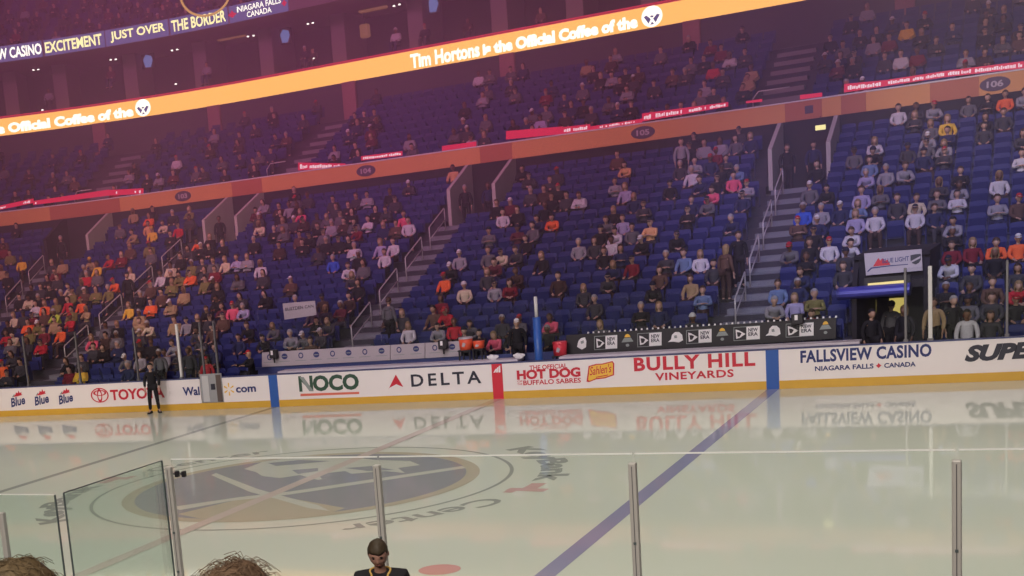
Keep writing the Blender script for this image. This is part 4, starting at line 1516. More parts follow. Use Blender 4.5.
# people seen clearly: (u, v of the head, colour, hair, pose)
SEEN = [
    (28, 263, 'yellow', 'brown hair', 'rest'), (110, 259, 'red', 'dark cap', 'lean'), (155, 228, 'yellow', 'gold beanie', 'rest'), (163, 226, 'cream', 'brown hair', 'lean'), (147, 226, 'peach', 'dark hair', 'rest'), (136, 231, 'tan', 'brown hair', 'lean'),
    (188, 228, 'red', 'dark cap', 'rest'), (197, 228, 'orange', 'dark hair', 'lean'), (133, 213, 'tan', 'fair hair', 'rest'), (191, 214, 'olive', 'fair hair', 'fold'), (98, 264, 'yellow', 'dark hair', 'rest'), (87, 262, 'tan', 'gold beanie', 'lean'),
    (135, 275, 'cream', 'fair hair', 'rest'), (145, 273, 'white', 'dark hair', 'rest'), (224, 262, 'cream', 'fair hair', 'rest'), (235, 262, 'lilac', 'brown hair', 'fold'), (30, 316, 'dark red', 'dark cap', 'lean'), (39, 308, 'white', 'dark hair', 'fold'),
    (48, 304, 'orange', 'fair hair', 'rest'), (59, 307, 'lime', 'grey hair', 'lean'), (71, 303, 'red', 'brown hair', 'rest'), (78, 304, 'orange', 'red cap', 'rest'), (89, 307, 'tan', 'fair hair', 'fold'), (67, 285, 'cream', 'brown hair', 'lean'), (64, 327, 'orange', 'dark hair', 'rest'),
    (78, 327, 'red', 'red cap', 'fold'), (42, 328, 'dark red', 'brown hair', 'rest'), (97, 337, 'pink', 'fair hair', 'lean'), (119, 300, 'yellow', 'fair hair', 'rest'), (111, 298, 'olive', 'grey hair', 'rest'), (113, 282, 'orange', 'red cap', 'lean'), (10, 320, 'cream', 'fair hair', 'rest'), (3, 335, 'red', 'dark hair', 'fold'), (18, 333, 'cream', 'dark hair', 'lean'),
    (5, 362, 'orange', 'red cap', 'rest'), (76, 291, 'olive', 'dark cap', 'rest'), (226, 304, 'pink', 'red cap', 'rest'), (216, 308, 'maroon', 'brown hair', 'fold'), (238, 304, 'lilac', 'grey hair', 'lean'), (184, 317, 'pale grey', 'dark beanie', 'rest'), (147, 321, 'cream', 'grey hair', 'lean'), (139, 324, 'tan', 'brown hair', 'fold'),
    (261, 228, 'cream', 'fair hair', 'lean'), (290, 206, 'pale grey', 'brown hair', 'rest'), (305, 210, 'pink', 'fair hair', 'lean'), (364, 223, 'white', 'dark hair', 'fold'), (398, 216, 'pink', 'brown hair', 'rest'), (409, 219, 'white', 'dark hair', 'rest'), (359, 233, 'dark red', 'dark cap', 'lean'), (378, 249, 'lilac', 'fair hair', 'rest'), (385, 248, 'white', 'brown hair', 'rest'),
    (401, 253, 'white', 'brown hair', 'rest'), (348, 268, 'white', 'brown hair', 'lean'), (333, 261, 'blue', 'grey hair', 'rest'), (257, 269, 'white', 'fair hair', 'rest'), (503, 217, 'white', 'dark hair', 'rest'), (466, 257, 'pale grey', 'white cap', 'rest'), (456, 263, 'black', 'white cap', 'lean'), (444, 272, 'orange', 'red cap', 'rest'), (508, 248, 'cream', 'dark cap', 'lean'), (454, 167, 'peach', 'dark hair', 'rest'), (469, 285, 'cream', 'white beanie', 'rest'),
    (555, 220, 'orange', 'dark hair', 'lean'), (622, 160, 'peach', 'dark hair', 'lean'), (690, 177, 'white', 'grey hair', 'rest'), (713, 184, 'pink', 'brown hair', 'lean'), (729, 181, 'pink', 'dark hair', 'rest'), (735, 168, 'light blue', 'grey hair', 'lean'), (720, 152, 'dark red', 'red cap', 'rest'), (612, 226, 'white', 'dark hair', 'lean'), (627, 222, 'lilac', 'brown hair', 'rest'),
    (650, 229, 'peach', 'dark cap', 'fold'), (697, 258, 'white', 'fair hair', 'rest'), (683, 258, 'light blue', 'brown hair', 'rest'), (537, 259, 'black', 'fair hair', 'rest'), (586, 246, 'pale grey', 'grey hair', 'rest'), (613, 186, 'pale grey', 'brown hair', 'fold'), (622, 184, 'lilac', 'fair hair', 'rest'), (668, 260, 'dark grey', 'grey hair', 'fold'), (688, 277, 'tan', 'brown hair', 'rest'),
    (803, 209, 'blue', 'grey hair', 'rest'), (821, 211, 'pale grey', 'grey hair', 'rest'), (798, 223, 'brown', 'red cap', 'fold'), (815, 226, 'navy', 'white cap', 'rest'), (793, 246, 'grey', 'red cap', 'lean'), (808, 243, 'black', 'brown hair', 'rest'), (830, 243, 'white', 'red cap', 'rest'), (858, 242, 'white', 'dark hair', 'lean'), (845, 231, 'white', 'brown hair', 'lean'), (866, 229, 'lilac', 'fair hair', 'rest'),
    (885, 227, 'white', 'grey hair', 'rest'), (859, 190, 'lilac', 'brown hair', 'rest'), (895, 171, 'pale grey', 'brown hair', 'lean'), (866, 166, 'light blue', 'dark hair', 'rest'), (912, 204, 'cream', 'brown hair', 'rest'), (923, 203, 'white', 'dark cap', 'rest'), (941, 210, 'navy', 'brown hair', 'rest'), (956, 219, 'pale grey', 'dark hair', 'lean'), (997, 206, 'pale grey', 'brown hair', 'fold'), (1018, 156, 'white', 'dark hair', 'fold'), (1020, 203, 'brown', 'red cap', 'rest'),
    (938, 246, 'dark red', 'brown hair', 'rest'), (959, 240, 'black', 'grey hair', 'fold'), (981, 246, 'dark red', 'fair hair', 'rest'), (997, 242, 'orange', 'brown hair', 'lean'), (1017, 235, 'orange', 'white cap', 'rest'), (808, 264, 'black', 'brown hair', 'fold'), (942, 181, 'dark grey', 'fair hair', 'fold'), (964, 176, 'black', 'brown hair', 'fold'), (898, 205, 'dark grey', 'brown hair', 'rest'), (837, 203, 'navy', 'white cap', 'rest'),
    (891, 99, 'white', 'dark hair', 'rest'), (910, 99, 'dark grey', 'brown hair', 'fold'), (938, 102, 'pale grey', 'red cap', 'lean'), (950, 122, 'yellow', 'fair hair', 'rest'), (932, 134, 'pale grey', 'white cap', 'lean'), (999, 86, 'orange', 'brown hair', 'rest'), (1016, 90, 'pale grey', 'dark hair', 'lean'), (1006, 112, 'dark grey', 'brown hair', 'rest'), (921, 110, 'dark grey', 'fair hair', 'fold'), (812, 220, 'black', 'dark cap', 'rest'),
    (452, 311, 'red', 'red cap', 'lean'), (440, 325, 'pale grey', 'dark hair', 'lean'), (461, 322, 'red', 'brown hair', 'rest'), (473, 325, 'grey', 'dark hair', 'lean'), (505, 318, 'dark grey', 'grey hair', 'rest'), (498, 323, 'pink', 'fair hair', 'lean'), (551, 318, 'pink', 'brown hair', 'lean'), (600, 306, 'dark grey', 'grey hair', 'rest'), (634, 308, 'black', 'grey hair', 'fold'), (667, 305, 'navy', 'fair hair', 'rest'), (708, 294, 'light blue', 'brown hair', 'fold'),
    (370, 301, 'black', 'grey hair', 'fold'), (326, 309, 'dark grey', 'fair hair', 'rest'), (290, 335, 'pale grey', 'grey hair', 'lean'), (303, 329, 'grey', 'white cap', 'lean'), (408, 318, 'dark grey', 'fair hair', 'rest'), (950, 292, 'black', 'grey hair', 'fold'), (1000, 282, 'brown', 'brown hair', 'rest'), (1013, 292, 'red', 'fair hair', 'lean'), (972, 272, 'dark grey', 'dark hair', 'rest'), (985, 290, 'black', 'brown hair', 'rest'),
    (783, 300, 'pale grey', 'grey hair', 'lean'), (795, 296, 'lilac', 'fair hair', 'rest'), (815, 303, 'olive', 'grey hair', 'fold'), (776, 291, 'light blue', 'brown hair', 'rest'), (822, 312, 'dark red', 'brown hair', 'lean'),
]
MAXPP = {}
for u, v, c, h, pz in SEEN:
    best = min((q for q in slots if not q['occ']), key=lambda q: (q['u'] - u) ** 2 + ((q['v'] - v) * 1.2) ** 2)
    if (best['u'] - u) ** 2 + (best['v'] - v) ** 2 < 400:
        best['occ'] = (c, h, pz, True)
DARK = [('black', 8), ('dark grey', 5), ('navy', 3), ('grey', 3), ('dark brown', 2), ('maroon', 1), ('pale grey', 1.5), ('white', 0.7), ('brown', 1), ('dark red', 0.6)]
WARM = [('black', 4), ('dark grey', 3), ('olive', 2), ('tan', 2), ('dark red', 2), ('red', 1.2), ('orange', 1), ('yellow', 0.8), ('cream', 1), ('brown', 2), ('grey', 1)]
LITE = [('black', 3), ('dark grey', 3), ('navy', 3), ('grey', 3), ('pale grey', 2.5), ('white', 1.6), ('lilac', 1), ('light blue', 0.6), ('dark red', 0.6)]
REG = [
    (0, 225, 90, 262, .12, WARM), (0, 262, 95, 385, .58, WARM), (90, 205, 125, 250, .1, WARM), (95, 250, 240, 300, .5, WARM), (95, 300, 215, 330, .55, WARM), (125, 205, 200, 250, .33, WARM), (200, 205, 256, 260, .3, DARK), (95, 330, 215, 400, .6, DARK), (215, 290, 262, 350, .2, DARK),
    (256, 183, 300, 235, .55, DARK), (296, 196, 400, 245, .5, DARK), (300, 230, 360, 300, .42, DARK), (256, 240, 300, 310, .33, DARK), (350, 165, 460, 235, .1, DARK), (360, 235, 440, 300, .06, DARK), (262, 300, 330, 345, .35, DARK), (330, 290, 430, 345, .12, DARK),
    (490, 165, 580, 205, .55, DARK), (505, 205, 545, 250, .2, DARK), (570, 185, 640, 215, .25, DARK), (600, 205, 700, 240, .42, LITE), (600, 140, 660, 185, .12, DARK), (665, 130, 795, 195, .6, DARK), (690, 195, 770, 222, .6, DARK), (475, 225, 550, 280, .4, DARK), (475, 260, 560, 345, .38, DARK), (560, 240, 600, 300, .3, DARK),
    (600, 240, 660, 290, .42, DARK), (660, 250, 740, 290, .5, DARK), (430, 300, 480, 345, .5, DARK), (590, 290, 720, 335, .15, DARK), (560, 300, 600, 345, .3, DARK),
    (795, 215, 900, 262, .6, LITE), (795, 140, 900, 215, .5, LITE), (900, 85, 960, 150, .42, DARK), (880, 192, 960, 230, .45, LITE), (960, 80, 1024, 140, .4, DARK), (960, 140, 1024, 200, .12, LITE), (930, 232, 1024, 262, .5, DARK), (935, 262, 1024, 340, .62, DARK), (770, 262, 860, 318, .3, DARK), (880, 150, 960, 192, .2, DARK),
]


def pick(pal):
    return random.choices([p[0] for p in pal], [p[1] for p in pal])[0]


HAIRS = ['brown hair'] * 5 + ['dark hair'] * 5 + ['fair hair'] * 3 + ['long hair'] * 3 + ['grey hair'] * 2 + ['dark cap'] * 3 + ['white cap', 'red cap', 'dark beanie', 'dark beanie', 'white beanie']
for q in slots:
    if q['occ']:
        continue
    for (x0, y0, x1, y1, p, pal) in REG:
        if x0 <= q['u'] <= x1 and y0 <= q['v'] <= y1:
            if random.random() < p * 0.85:
                q['occ'] = (pick(pal), random.choice(HAIRS), random.choice(['rest', 'rest', 'lean', 'fold']), False)
            break

occ = [q for q in slots if q['occ']]
inv = [q for q in occ if -5 < q['u'] < 1029]
inv.sort(key=lambda q: (0 if q['occ'][3] else 1, q['dep']))
NEARP = 272
single = inv[:NEARP]
for q in single:
    q['one'] = True
for q in single:
    c, h, pz, sn = q['occ']
    g = {'jersey': 'jersey', 'jacket': 'jacket', 'coat': 'coat'}[GARM[pz]]
    person('person in %s %s with %s, %s' % (c, g, h, q['where']), pz, q['P'], ang(q['s']) + random.uniform(-0.25, 0.35), c, h, random.choice(['black', 'navy', 'dark grey', 'dark brown']), group='spectators in the lower bowl', scale=random.uniform(0.95, 1.05))

# ---- one seat of each kind, then copies
def seat_bms(folded=True):
    out = {}
    bm = bmesh.new()
    nx, nz = 6, 7
    for side in (0, 1):
        pass
    grid = [[[None] * (nz + 1) for _ in range(nx + 1)] for _ in range(2)]
    for sd_ in (0, 1):
        for a in range(nx + 1):
            for b in range(nz + 1):
                fx = a / nx * 2 - 1
                fz = b / nz
                w = 0.238 * (1 - 0.10 * max(0, fz - 0.72) / 0.28 * 1.0)
                y = 0.20 + 0.10 * fz + 0.03 * (fx * fx - 1) * -1 * -1 + (0.035 if sd_ else 0)
                grid[sd_][a][b] = bm.verts.new((fx * w, y - 0.02 * (1 - fx * fx) * -1, 0.36 + 0.54 * fz - 0.02 * fx * fx * (fz > 0.9)))
    for a in range(nx):
        for b in range(nz):
            bm.faces.new((grid[0][a][b], grid[0][a + 1][b], grid[0][a + 1][b + 1], grid[0][a][b + 1]))
            bm.faces.new((grid[1][a][b], grid[1][a][b + 1], grid[1][a + 1][b + 1], grid[1][a + 1][b]))
    for a in range(nx):
        for b in (0, nz):
            bm.faces.new((grid[0][a][b], grid[1][a][b], grid[1][a + 1][b], grid[0][a + 1][b]))
    for b in range(nz):
        for a in (0, nx):
            bm.faces.new((grid[0][a][b], grid[0][a][b + 1], grid[1][a][b + 1], grid[1][a][b]))
    bmesh.ops.recalc_face_normals(bm, faces=bm.faces)
    out['backrest'] = bm
    bm = bmesh.new()
    Mx = Matrix.Translation((0, 0.17, 0.40)) @ Matrix.Rotation(math.radians(-74 if folded else -4), 4, 'X')
    rbox(bm, -0.215, 0.215, -0.38, 0.0, -0.02, 0.035, 0.018, 2, Mx)
    out['seat_pan'] = bm
    for k, x in enumerate((-0.255, 0.255)):
        bm = bmesh.new()
        prism(bm, [(x - 0.012, -0.04, 0.004), (x - 0.012, 0.26, 0.004), (x - 0.012, 0.26, 0.04), (x - 0.012, 0.20, 0.05), (x - 0.012, 0.20, 0.58), (x - 0.012, 0.10, 0.58), (x - 0.012, 0.10, 0.05), (x - 0.012, -0.04, 0.04)], (0.024, 0, 0))
        bmesh.ops.recalc_face_normals(bm, faces=bm.faces)
        out['standard%d' % k] = bm
        bm = bmesh.new()
        rbox(bm, x - 0.014, x + 0.014, -0.08, 0.24, 0.581, 0.62, 0.01, 2)
        out['armrest%d' % k] = bm
    return out


SEATME = {}
for k, b in seat_bms().items():
    me = bpy.data.meshes.new(k)
    b.to_mesh(me)
    b.free()
    me.materials.append(M_SEAT if k in ('backrest', 'seat_pan') else M_SEATF)
    SEATME[k] = me
empt = [q for q in slots if not q['occ'] and -5 < q['u'] < 1029]
# seats that show: nearest ones, leaving out those right behind somebody's back in the row in front
empt.sort(key=lambda q: q['dep'])
for q in empt[:300]:
    q['one'] = True
    t = thing('arena_seat', 'empty blue folding seat, ' + q['where'], 'seat', q['P'], ang(q['s']), 'empty seats of the lower bowl')
    for k, me in SEATME.items():
        link(k.rstrip('01'), me, t)

# ---- everything past three hundred: one object each
def bulk(name, label, cat, vs, fs, cols, m):
    me = bpy.data.meshes.new(name)
    me.from_pydata(vs, [], fs)
    if cols:
        at = me.attributes.new('tint', 'FLOAT_COLOR', 'FACE')
        flat = []
        for c in cols:
            flat += [*c, 1.0]
        at.data.foreach_set('color', flat)
    me.materials.append(m)
    o = link(name, me)
    tag(o, label, cat, None, 'stuff')
    return o


def low_seat():
    bm = bmesh.new()
    Mx = Matrix.Translation((0, 0.22, 0.38)) @ Matrix.Rotation(math.radians(-10), 4, 'X')
    box(bm, -0.235, 0.235, 0, 0.04, 0, 0.52, Mx)
    box(bm, -0.215, 0.215, -0.06, 0, 0.02, 0.38, Matrix.Translation((0, 0.2, 0.38)) @ Matrix.Rotation(math.radians(8), 4, 'X'))
    box(bm, -0.268, -0.24, -0.04, 0.22, 0.004, 0.60)
    bm.verts.index_update()
    return [v.co.copy() for v in bm.verts], [[v.index for v in f.verts] for f in bm.faces]


LS = low_seat()
vs, fs = [], []


def put_seat(P, rz, geo):
    M = Matrix.Translation(P) @ Matrix.Rotation(rz, 4, 'Z')
    n = len(vs)
    vs.extend([tuple(M @ v) for v in geo[0]])
    fs.extend([[i + n for i in f] for f in geo[1]])


for q in slots:
    if not q.get('one') or q['occ']:
        put_seat(q['P'], ang(q['s']), LS)
club = []
CST = [(-26.0, .6), (-16.4, .6), (5.0, .75)]
for i in range(CN):
    n = int(49 / PITCH)
    for k in range(n):
        s = -34 + PITCH * k
        if any(abs(s - c) < w + 0.3 for c, w in CST):
            continue
        d = CD + CTR * i + 0.5
        P = pos(s, d, CZ + CRI * i)
        u, v, dep = project(P + V((0, 0, 1.12)))
        if -10 < u < 1034 and -10 < v:
            club.append((s, P, u, v, i))
            put_seat(P, ang(s), LS)
upper = []
for i in range(8):
    for k in range(60):
        s = -33.5 + PITCH * k * 0.9
        P = pos(s, UD + 0.9 + 0.85 * i + 0.45, 17.3 + 0.55 * i)
        u, v, dep = project(P + V((0, 0, 1.1)))
        if -10 < u < 450 and -10 < v < 60:
            upper.append((s, P, u, v, i))
            put_seat(P, ang(s), LS)
bulk('seat_rows', 'remaining rows of blue seats in the distance and under the crowd', 'seats', vs, fs, None, M_SEAT)

# club stairs
for k, (c, w) in enumerate(CST):
    t = thing('club_stair', 'dim concrete steps through the club seats, %s' % ('at the far left', 'left of the middle', 'at the right')[k], 'stairs', pos(c, CD, CZ), ang(c), 'club stairs')
    bm = bmesh.new()
    for i in range(CN):
        box(bm, -w, w, CTR * i, CTR * (i + 1) - 0.01, CRI * i, CRI * i + 0.012)
        if i < CN - 1:
            box(bm, -w, w, CTR * (i + 0.5), CTR * (i + 1) - 0.003, CRI * i + 0.012, CRI * (i + 0.5))
    build('steps', bm, M_CONC, t)
    bm = bmesh.new()
    tube(bm, [(-w + 0.1, 0.2, 0.0), (-w + 0.1, 0.2, 1.0), (-w + 0.3, 0.2, 1.25), (w - 0.1, 0.2, 1.25)], 0.025, 6)
    build('gate_rail', bm, M_RAIL, t, True)

# the rest of the crowd, low detail, one object
LOW = {}
for pz in ('rest', 'lean', 'fold'):
    sh = make_pose(POSE[pz], 0, False, 2)
    parts = []
    for key in ('body', 'shirt', 'trs', 'shoe', 'shoe2'):
        me = sh[key]
        parts.append((key, [v.co.copy() for v in me.vertices], [list(p.vertices) for p in me.polygons]))
    for hk in ('short', 'long', 'cap', 'beanie'):
        b = hair_bm(hk, 2)
        bmesh.ops.transform(b, matrix=sh['HM'], verts=b.verts)
        b.verts.index_update()
        parts.append((hk, [v.co.copy() for v in b.verts], [[v.index for v in f.verts] for f in b.faces]))
        b.free()
    LOW[pz] = parts
vs, fs, cols = [], [], []


def put_person(P, rz, c, h, pz):
    M = Matrix.Translation(P) @ Matrix.Rotation(rz, 4, 'Z')
    kind, hc = HC[h]
    cm = dict(body=random.choice(SKINS), shirt=C_[c], trs=random.choice([C_['black'], C_['navy'], C_['dark grey']]), shoe=(0.02, 0.02, 0.02), shoe2=(0.02, 0.02, 0.02))
    for key, v_, f_ in LOW[pz]:
        if key in HK:
            if key != kind:
                continue
            cc = hc
        else:
            cc = cm[key]
        n = len(vs)
        vs.extend([tuple(M @ v) for v in v_])
        fs.extend([[i + n for i in f] for f in f_])
        cols.extend([cc] * len(f_))


for q in occ:
    if not q.get('one'):
        c, h, pz, sn = q['occ']
        put_person(q['P'], ang(q['s']) + random.uniform(-0.2, 0.3), c, h, pz)
CSEEN = [(911, 32, 'yellow'), (866, 41, 'pale grey'), (845, 51, 'grey'), (925, 55, 'dark red'), (905, 57, 'white'), (888, 61, 'dark grey'), (885, 36, 'dark red'), (713, 72, 'red'), (591, 62, 'tan'), (758, 78, 'tan'), (768, 78, 'tan'), (102, 175, 'red'), (702, 95, 'grey'), (706, 92, 'pale grey')]
for u, v, c in CSEEN:
    q = min(club, key=lambda q: (q[2] - u) ** 2 + (q[3] - v) ** 2)
    put_person(q[1], ang(q[0]), c, 'brown hair', 'rest')
    club.remove(q)
for s, P, u, v, i in club:
    p = 0.33 if i < 6 else 0.15
    if 380 < u < 470:
        p *= 0.35
    if random.random() < p:
        put_person(P, ang(s) + random.uniform(-0.2, 0.3), pick(DARK if random.random() < 0.8 else LITE), random.choice(HAIRS), random.choice(['rest', 'lean', 'fold']))
for u, v in ((304, 50), (312, 52), (302, 60), (467, 22), (470, 30), (424, 28), (110, 70), (48, 92), (395, 32), (540, 12), (206, 66)):
    put_person(p_d(u, v, 29.0) - V((0, 0, 1.1)), ang(to_sd(p_d(u, v, 29.0))[0]), pick(DARK), random.choice(HAIRS), 'rest')
for s, P, u, v, i in upper:
    if random.random() < 0.4:
        put_person(P, ang(s) + random.uniform(-0.2, 0.3), pick(DARK), random.choice(HAIRS), random.choice(['rest', 'lean', 'fold']))
bulk('distant_crowd', 'the rest of the seated crowd, far up the bowl and club level', 'crowd', vs, fs, cols, CROWD)

# ------------------------------------------------------------------ people standing about
fx = random.Random(11)
person('person in dark clothes standing on the ice before the boards', 'stride', (-12.05, 25.35, 0.0), 0.5, 'black', 'dark hair', 'black', SKINS[3], None, 1.0, True)


def stand_px(label, u, v, Y, z, rz, c, h, tr='black', pose='stand', sc=1.0, **k):
    """head centre at pixel (u, v) on the depth Y; feet on floor z"""
    P = on_y(u, v, Y)
    return person(label, pose, (P.x, Y, z), rz, c, h, tr, scale=sc, **k)


stand_px('person in black jacket pointing an arm, behind the boards left of the benches', 250, 352, 26.75, 0.12, -0.6, 'black', 'red cap', pose='reach', face=True)
stand_px('person in red top behind the grey rink gate', 207, 368, 26.7, 0.12, 0.3, 'red', 'red cap', sc=0.92)
stand_px('person in grey coat behind the glass right of the white upright', 187, 340, 27.0, 0.31, 0.2, 'dark grey', 'brown hair')
stand_px('person in dark coat behind the glass just left of the gate', 203, 345, 27.0, 0.31, -0.2, 'black', 'grey hair')
stand_px('person in pale grey coat behind the glass left of the white upright', 158, 342, 27.0, 0.31, 0.1, 'grey', 'grey hair')
stand_px('person in dark coat at the left side of the tunnel', 871, 306, 28.0, 0.05, 0.6, 'black', 'dark hair')
stand_px('person in grey coat standing in the middle of the tunnel', 891, 310, 30.5, 0.05, 2.8, 'grey', 'brown hair')
stand_px('person in black coat at the right side of the tunnel', 905, 305, 28.6, 0.05, -0.5, 'black', 'fair hair')
stand_px('person in white jersey leaning at the glass right of the tunnel', 967, 314, 26.5, 0.05, 0.0, 'white', 'dark hair', sc=0.98)
stand_px('person in dark suit standing right of the white upright by the tunnel', 953, 300, 27.4, 0.31, 0.5, 'black', 'grey hair')
stand_px('person with tan jacket beside the white upright by the tunnel', 934, 312, 27.2, 0.31, -0.3, 'tan', 'brown hair')
stand_px('person in dark coat behind the bench at the blue padded post', 517, 330, 27.3, 0.5, 0.3, 'black', 'white cap')


def stand_row(label, u, v, c, h, rz=0.0, tr='black', **k):
    best = None
    for i in range(-1, NROW):
        d = row_d(i) + 0.25
        lo, hi = -33.0, 15.0
        for _ in range(30):
            mid = (lo + hi) / 2
            if project(pos(mid, d, row_z(i) + 1.62))[0] < u:
                lo = mid
            else:
                hi = mid
        e = abs(project(pos(lo, d, row_z(i) + 1.62))[1] - v)
        if best is None or e < best[0]:
            best = (e, lo, d, row_z(i))
    return person(label, 'stand', pos(best[1], best[2], best[3]), ang(best[1]) + rz, c, h, tr, **k)


stand_row('person in long brown coat standing by the right stair, seen from behind', 725, 248, 'brown', 'fair hair', 2.6, 'dark brown')
stand_row('person in black coat standing beside the brown coat at the right stair', 738, 238, 'black', 'brown hair', 0.4)
stand_row('person in pale top standing near the last row under the fascia', 681, 141, 'pale grey', 'brown hair', 0.2)
stand_row('person in grey top walking up the middle stair near its foot', 388, 300, 'grey', 'brown hair', 2.9)
stand_row('person in dark coat standing at the foot of the corner stair', 127, 278, 'black', 'dark hair', 0.3)
for k, (va, vb) in enumerate(VOMS):
    nm = ('corner', 'left', 'middle', 'right')[k]
    for j in range((1, 2, 2, 2)[k]):
        s = va + 0.55 + 0.8 * j
        person('person in %s coat standing in the doorway above the %s stair' % (('dark', 'dark blue', 'grey')[j], nm), 'stand', pos(s, 14.9 + 0.5 * j, row_z(12)), ang(s) + 0.3, ('black', 'navy', 'grey')[j], random.choice(['brown hair', 'dark hair', 'grey hair']), 'black')

# ------------------------------------------------------------------ small things around the benches
t = thing('hand_sign', 'white handmade sign held up in the crowd left of the middle stair', 'sign', on_y(299, 311, 29.2))
bm = bmesh.new()
Q = [on_y(u, v, 29.2) for u, v in ((282.5, 303.5), (315, 300.8), (316.5, 315), (284.5, 319.8))]
prism(bm, Q, (0, 0.012, 0))
keep(build('card', bm, M_PALE, t), t)
keep(text_y('lettering', 'BUSTDEN CAN', 285.5, 311.0, 313.5, 307.4, 3.2, 29.19, M_INKDARK, t, bold=0.01), t)
for k, (u, v, Y, w) in enumerate(((273.8, 354, 27.4, 0.26), (443.2, 344.5, 27.4, 0.28), (797.5, 319, 27.4, 0.3))):
    P = on_y(u, v, Y)
    t = thing('equipment_box', 'black box with a white label on ' + ('the left end of the pale panels', 'the right pale panel by the orange cooler', 'top of the black advertising panel')[k], 'box', P)
    bm = bmesh.new()
    rbox(bm, -w / 2, w / 2, -0.1, 0.1, -0.14, 0.14, 0.02, 2)
    build('casing', bm, M_BLACK, t)
    bm = bmesh.new()
    box(bm, -0.06, 0.02, -0.106, -0.1, -0.02, 0.12)
    build('white_label', bm, M_WHITE, t)
    bm = bmesh.new()
    box(bm, -0.02, 0.02, -0.02, 0.02, -0.30, -0.13)
    build('bracket', bm, M_BLACK, t)
for k, (u0, v0, u1, v1, m, lab) in enumerate(((459.8, 336.5, 472, 350, M_COOLER, 'large orange drinks cooler with a pale lid at the end of the bench'), (473.5, 340.5, 484, 348.5, M_COOLER, 'small orange drinks cooler right of the large one'), (553.5, 341, 566.5, 355.5, M_COOLERR, 'red drinks cooler right of the blue padded post'))):
    A, B = on_y(u0, v1, 27.2), on_y(u1, v0, 27.2)
    cx, r, h = (A.x + B.x) / 2, abs(B.x - A.x) / 2, B.z - A.z
    t = thing('drinks_cooler', lab, 'cooler', (cx, 27.2, A.z), 0, 'drinks coolers')
    bm = bmesh.new()
    cyl(bm, (0, 0, 0), r * 0.9, r, h * 0.86, 18)
    build('barrel', bm, m, t, True)
    bm = bmesh.new()
    cyl(bm, (0, 0, h * 0.86), r * 1.04, r * 0.98, h * 0.14, 18)
    build('lid', bm, M_PALE if k == 0 else m, t)
    bm = bmesh.new()
    prism(bm, [(-0.06, -r - 0.004, h * 0.3), (0.02, -r - 0.004, h * 0.24), (0.07, -r - 0.004, h * 0.5), (-0.02, -r - 0.004, h * 0.62)], (0, 0.02, 0))
    build('bolt_emblem', bm, M_PALE, t)
    st = thing('cooler_stand', 'dark stand under the ' + ('large orange cooler', 'small orange cooler', 'red cooler')[k], 'stand', (cx, 27.2, 0.12), 0, 'cooler stands')
    bm = bmesh.new()
    rbox(bm, -r, r, -r, r, A.z - 0.16, A.z - 0.12, 0.01, 1)
    build('top', bm, M_BLACK, st)
    for sx in (-1, 1):
        for sy in (-1, 1):
            bm = bmesh.new()
            box(bm, sx * r * 0.8 - 0.02, sx * r * 0.8 + 0.02, sy * r * 0.8 - 0.02, sy * r * 0.8 + 0.02, 0, A.z - 0.16)
            build('leg', bm, M_BLACK, st)
for k, (u, v, lab) in enumerate(((492.5, 355.5, 'crumpled white towel on the bench rail left of the padded post'), (519, 358, 'folded pale towel just left of the padded post'))):
    P = on_y(u, v, 26.9)
    bm = bmesh.new()
    rr = random.Random(k)
    bmesh.ops.create_icosphere(bm, subdivisions=3, radius=1)
    for vv in bm.verts:
        x, y, z = vv.co
        n = 1 + 0.22 * math.sin(5 * x + 3 * y) * math.cos(4 * z + 2 * x) + rr.uniform(-0.05, 0.05)
        vv.co = V((x * 0.17 * n, y * 0.12 * n, z * 0.09 * n))
    o = build('towel', bm, M_WHITE, None, True)
    o.location = (P.x, 26.9, 1.06 + 0.085)
    tag(o, lab, 'towel')

# ------------------------------------------------------------------ the near side: boards, glass, walkway
bm = bmesh.new()
box(bm, -34, 18, -0.1, 0.0, 0, 1.06)
struct('wall_near_boards', bm, M_BOARD, 'near rink boards below the glass', cat='wall')
bm = bmesh.new()
box(bm, -2, 18, -3.0, -0.1, 0.0, 0.4)
for k in range(12):
    y = -3.0 - 0.84 * k
    box(bm, -2, 18, y - 0.84, y, 0, 0.4 + 0.334 * (k + 1))
struct('floor_near_tier', bm, M_TIER, 'near concrete walkway and steps', cat='floor')
bm = bmesh.new()
box(bm, 1.5, 5.42, -1.98, -1.9, 0.4, 1.08)
struct('wall_near_bench', bm, M_BOARD, 'low white wall under the stepped back glass', cat='wall')
M_ALU = mat('stanchion_aluminium', (0.50, 0.47, 0.43), 0.5, metal=0.1)
NST = [5.44, 7.97, 10.51, 13.08, 15.6]
M_EDGE = mat('glass_edge_highlight', (0.92, 0.92, 0.88), 0.25)  # pale colour holds the highlight along the top glass edge
M_EDGED = mat('glass_edge_dark', (0.10, 0.12, 0.12), 0.3)
for k, x in enumerate(NST[:4]):
    t = thing('near_stanchion', 'grey upright of the near glass, ' + ('at the glass corner on the left', 'behind the man in the black jersey', 'crossing the blue ice line', 'rightmost, clear of any line')[k], 'glass post', (x, -0.05, 1.06))
    w = 0.035
    bm = bmesh.new()
    rbox(bm, -w, w, -0.035, 0.035, 0, 1.71, 0.012, 2)
    build('post', bm, M_ALU, t)
    bm = bmesh.new()
    box(bm, -0.004, 0.004, -0.037, -0.0345, 0.02, 1.68)
    build('groove', bm, M_STEEL, t)
    bm = bmesh.new()
    for z in (0.5, 0.95):
        cyl(bm, (0, 0, 0), 0.01, 0.01, 0.01, 8) if False else box(bm, -0.012, 0.012, -0.044, -0.034, z, z + 0.024)
    build('bolt', bm, M_EDGED, t)
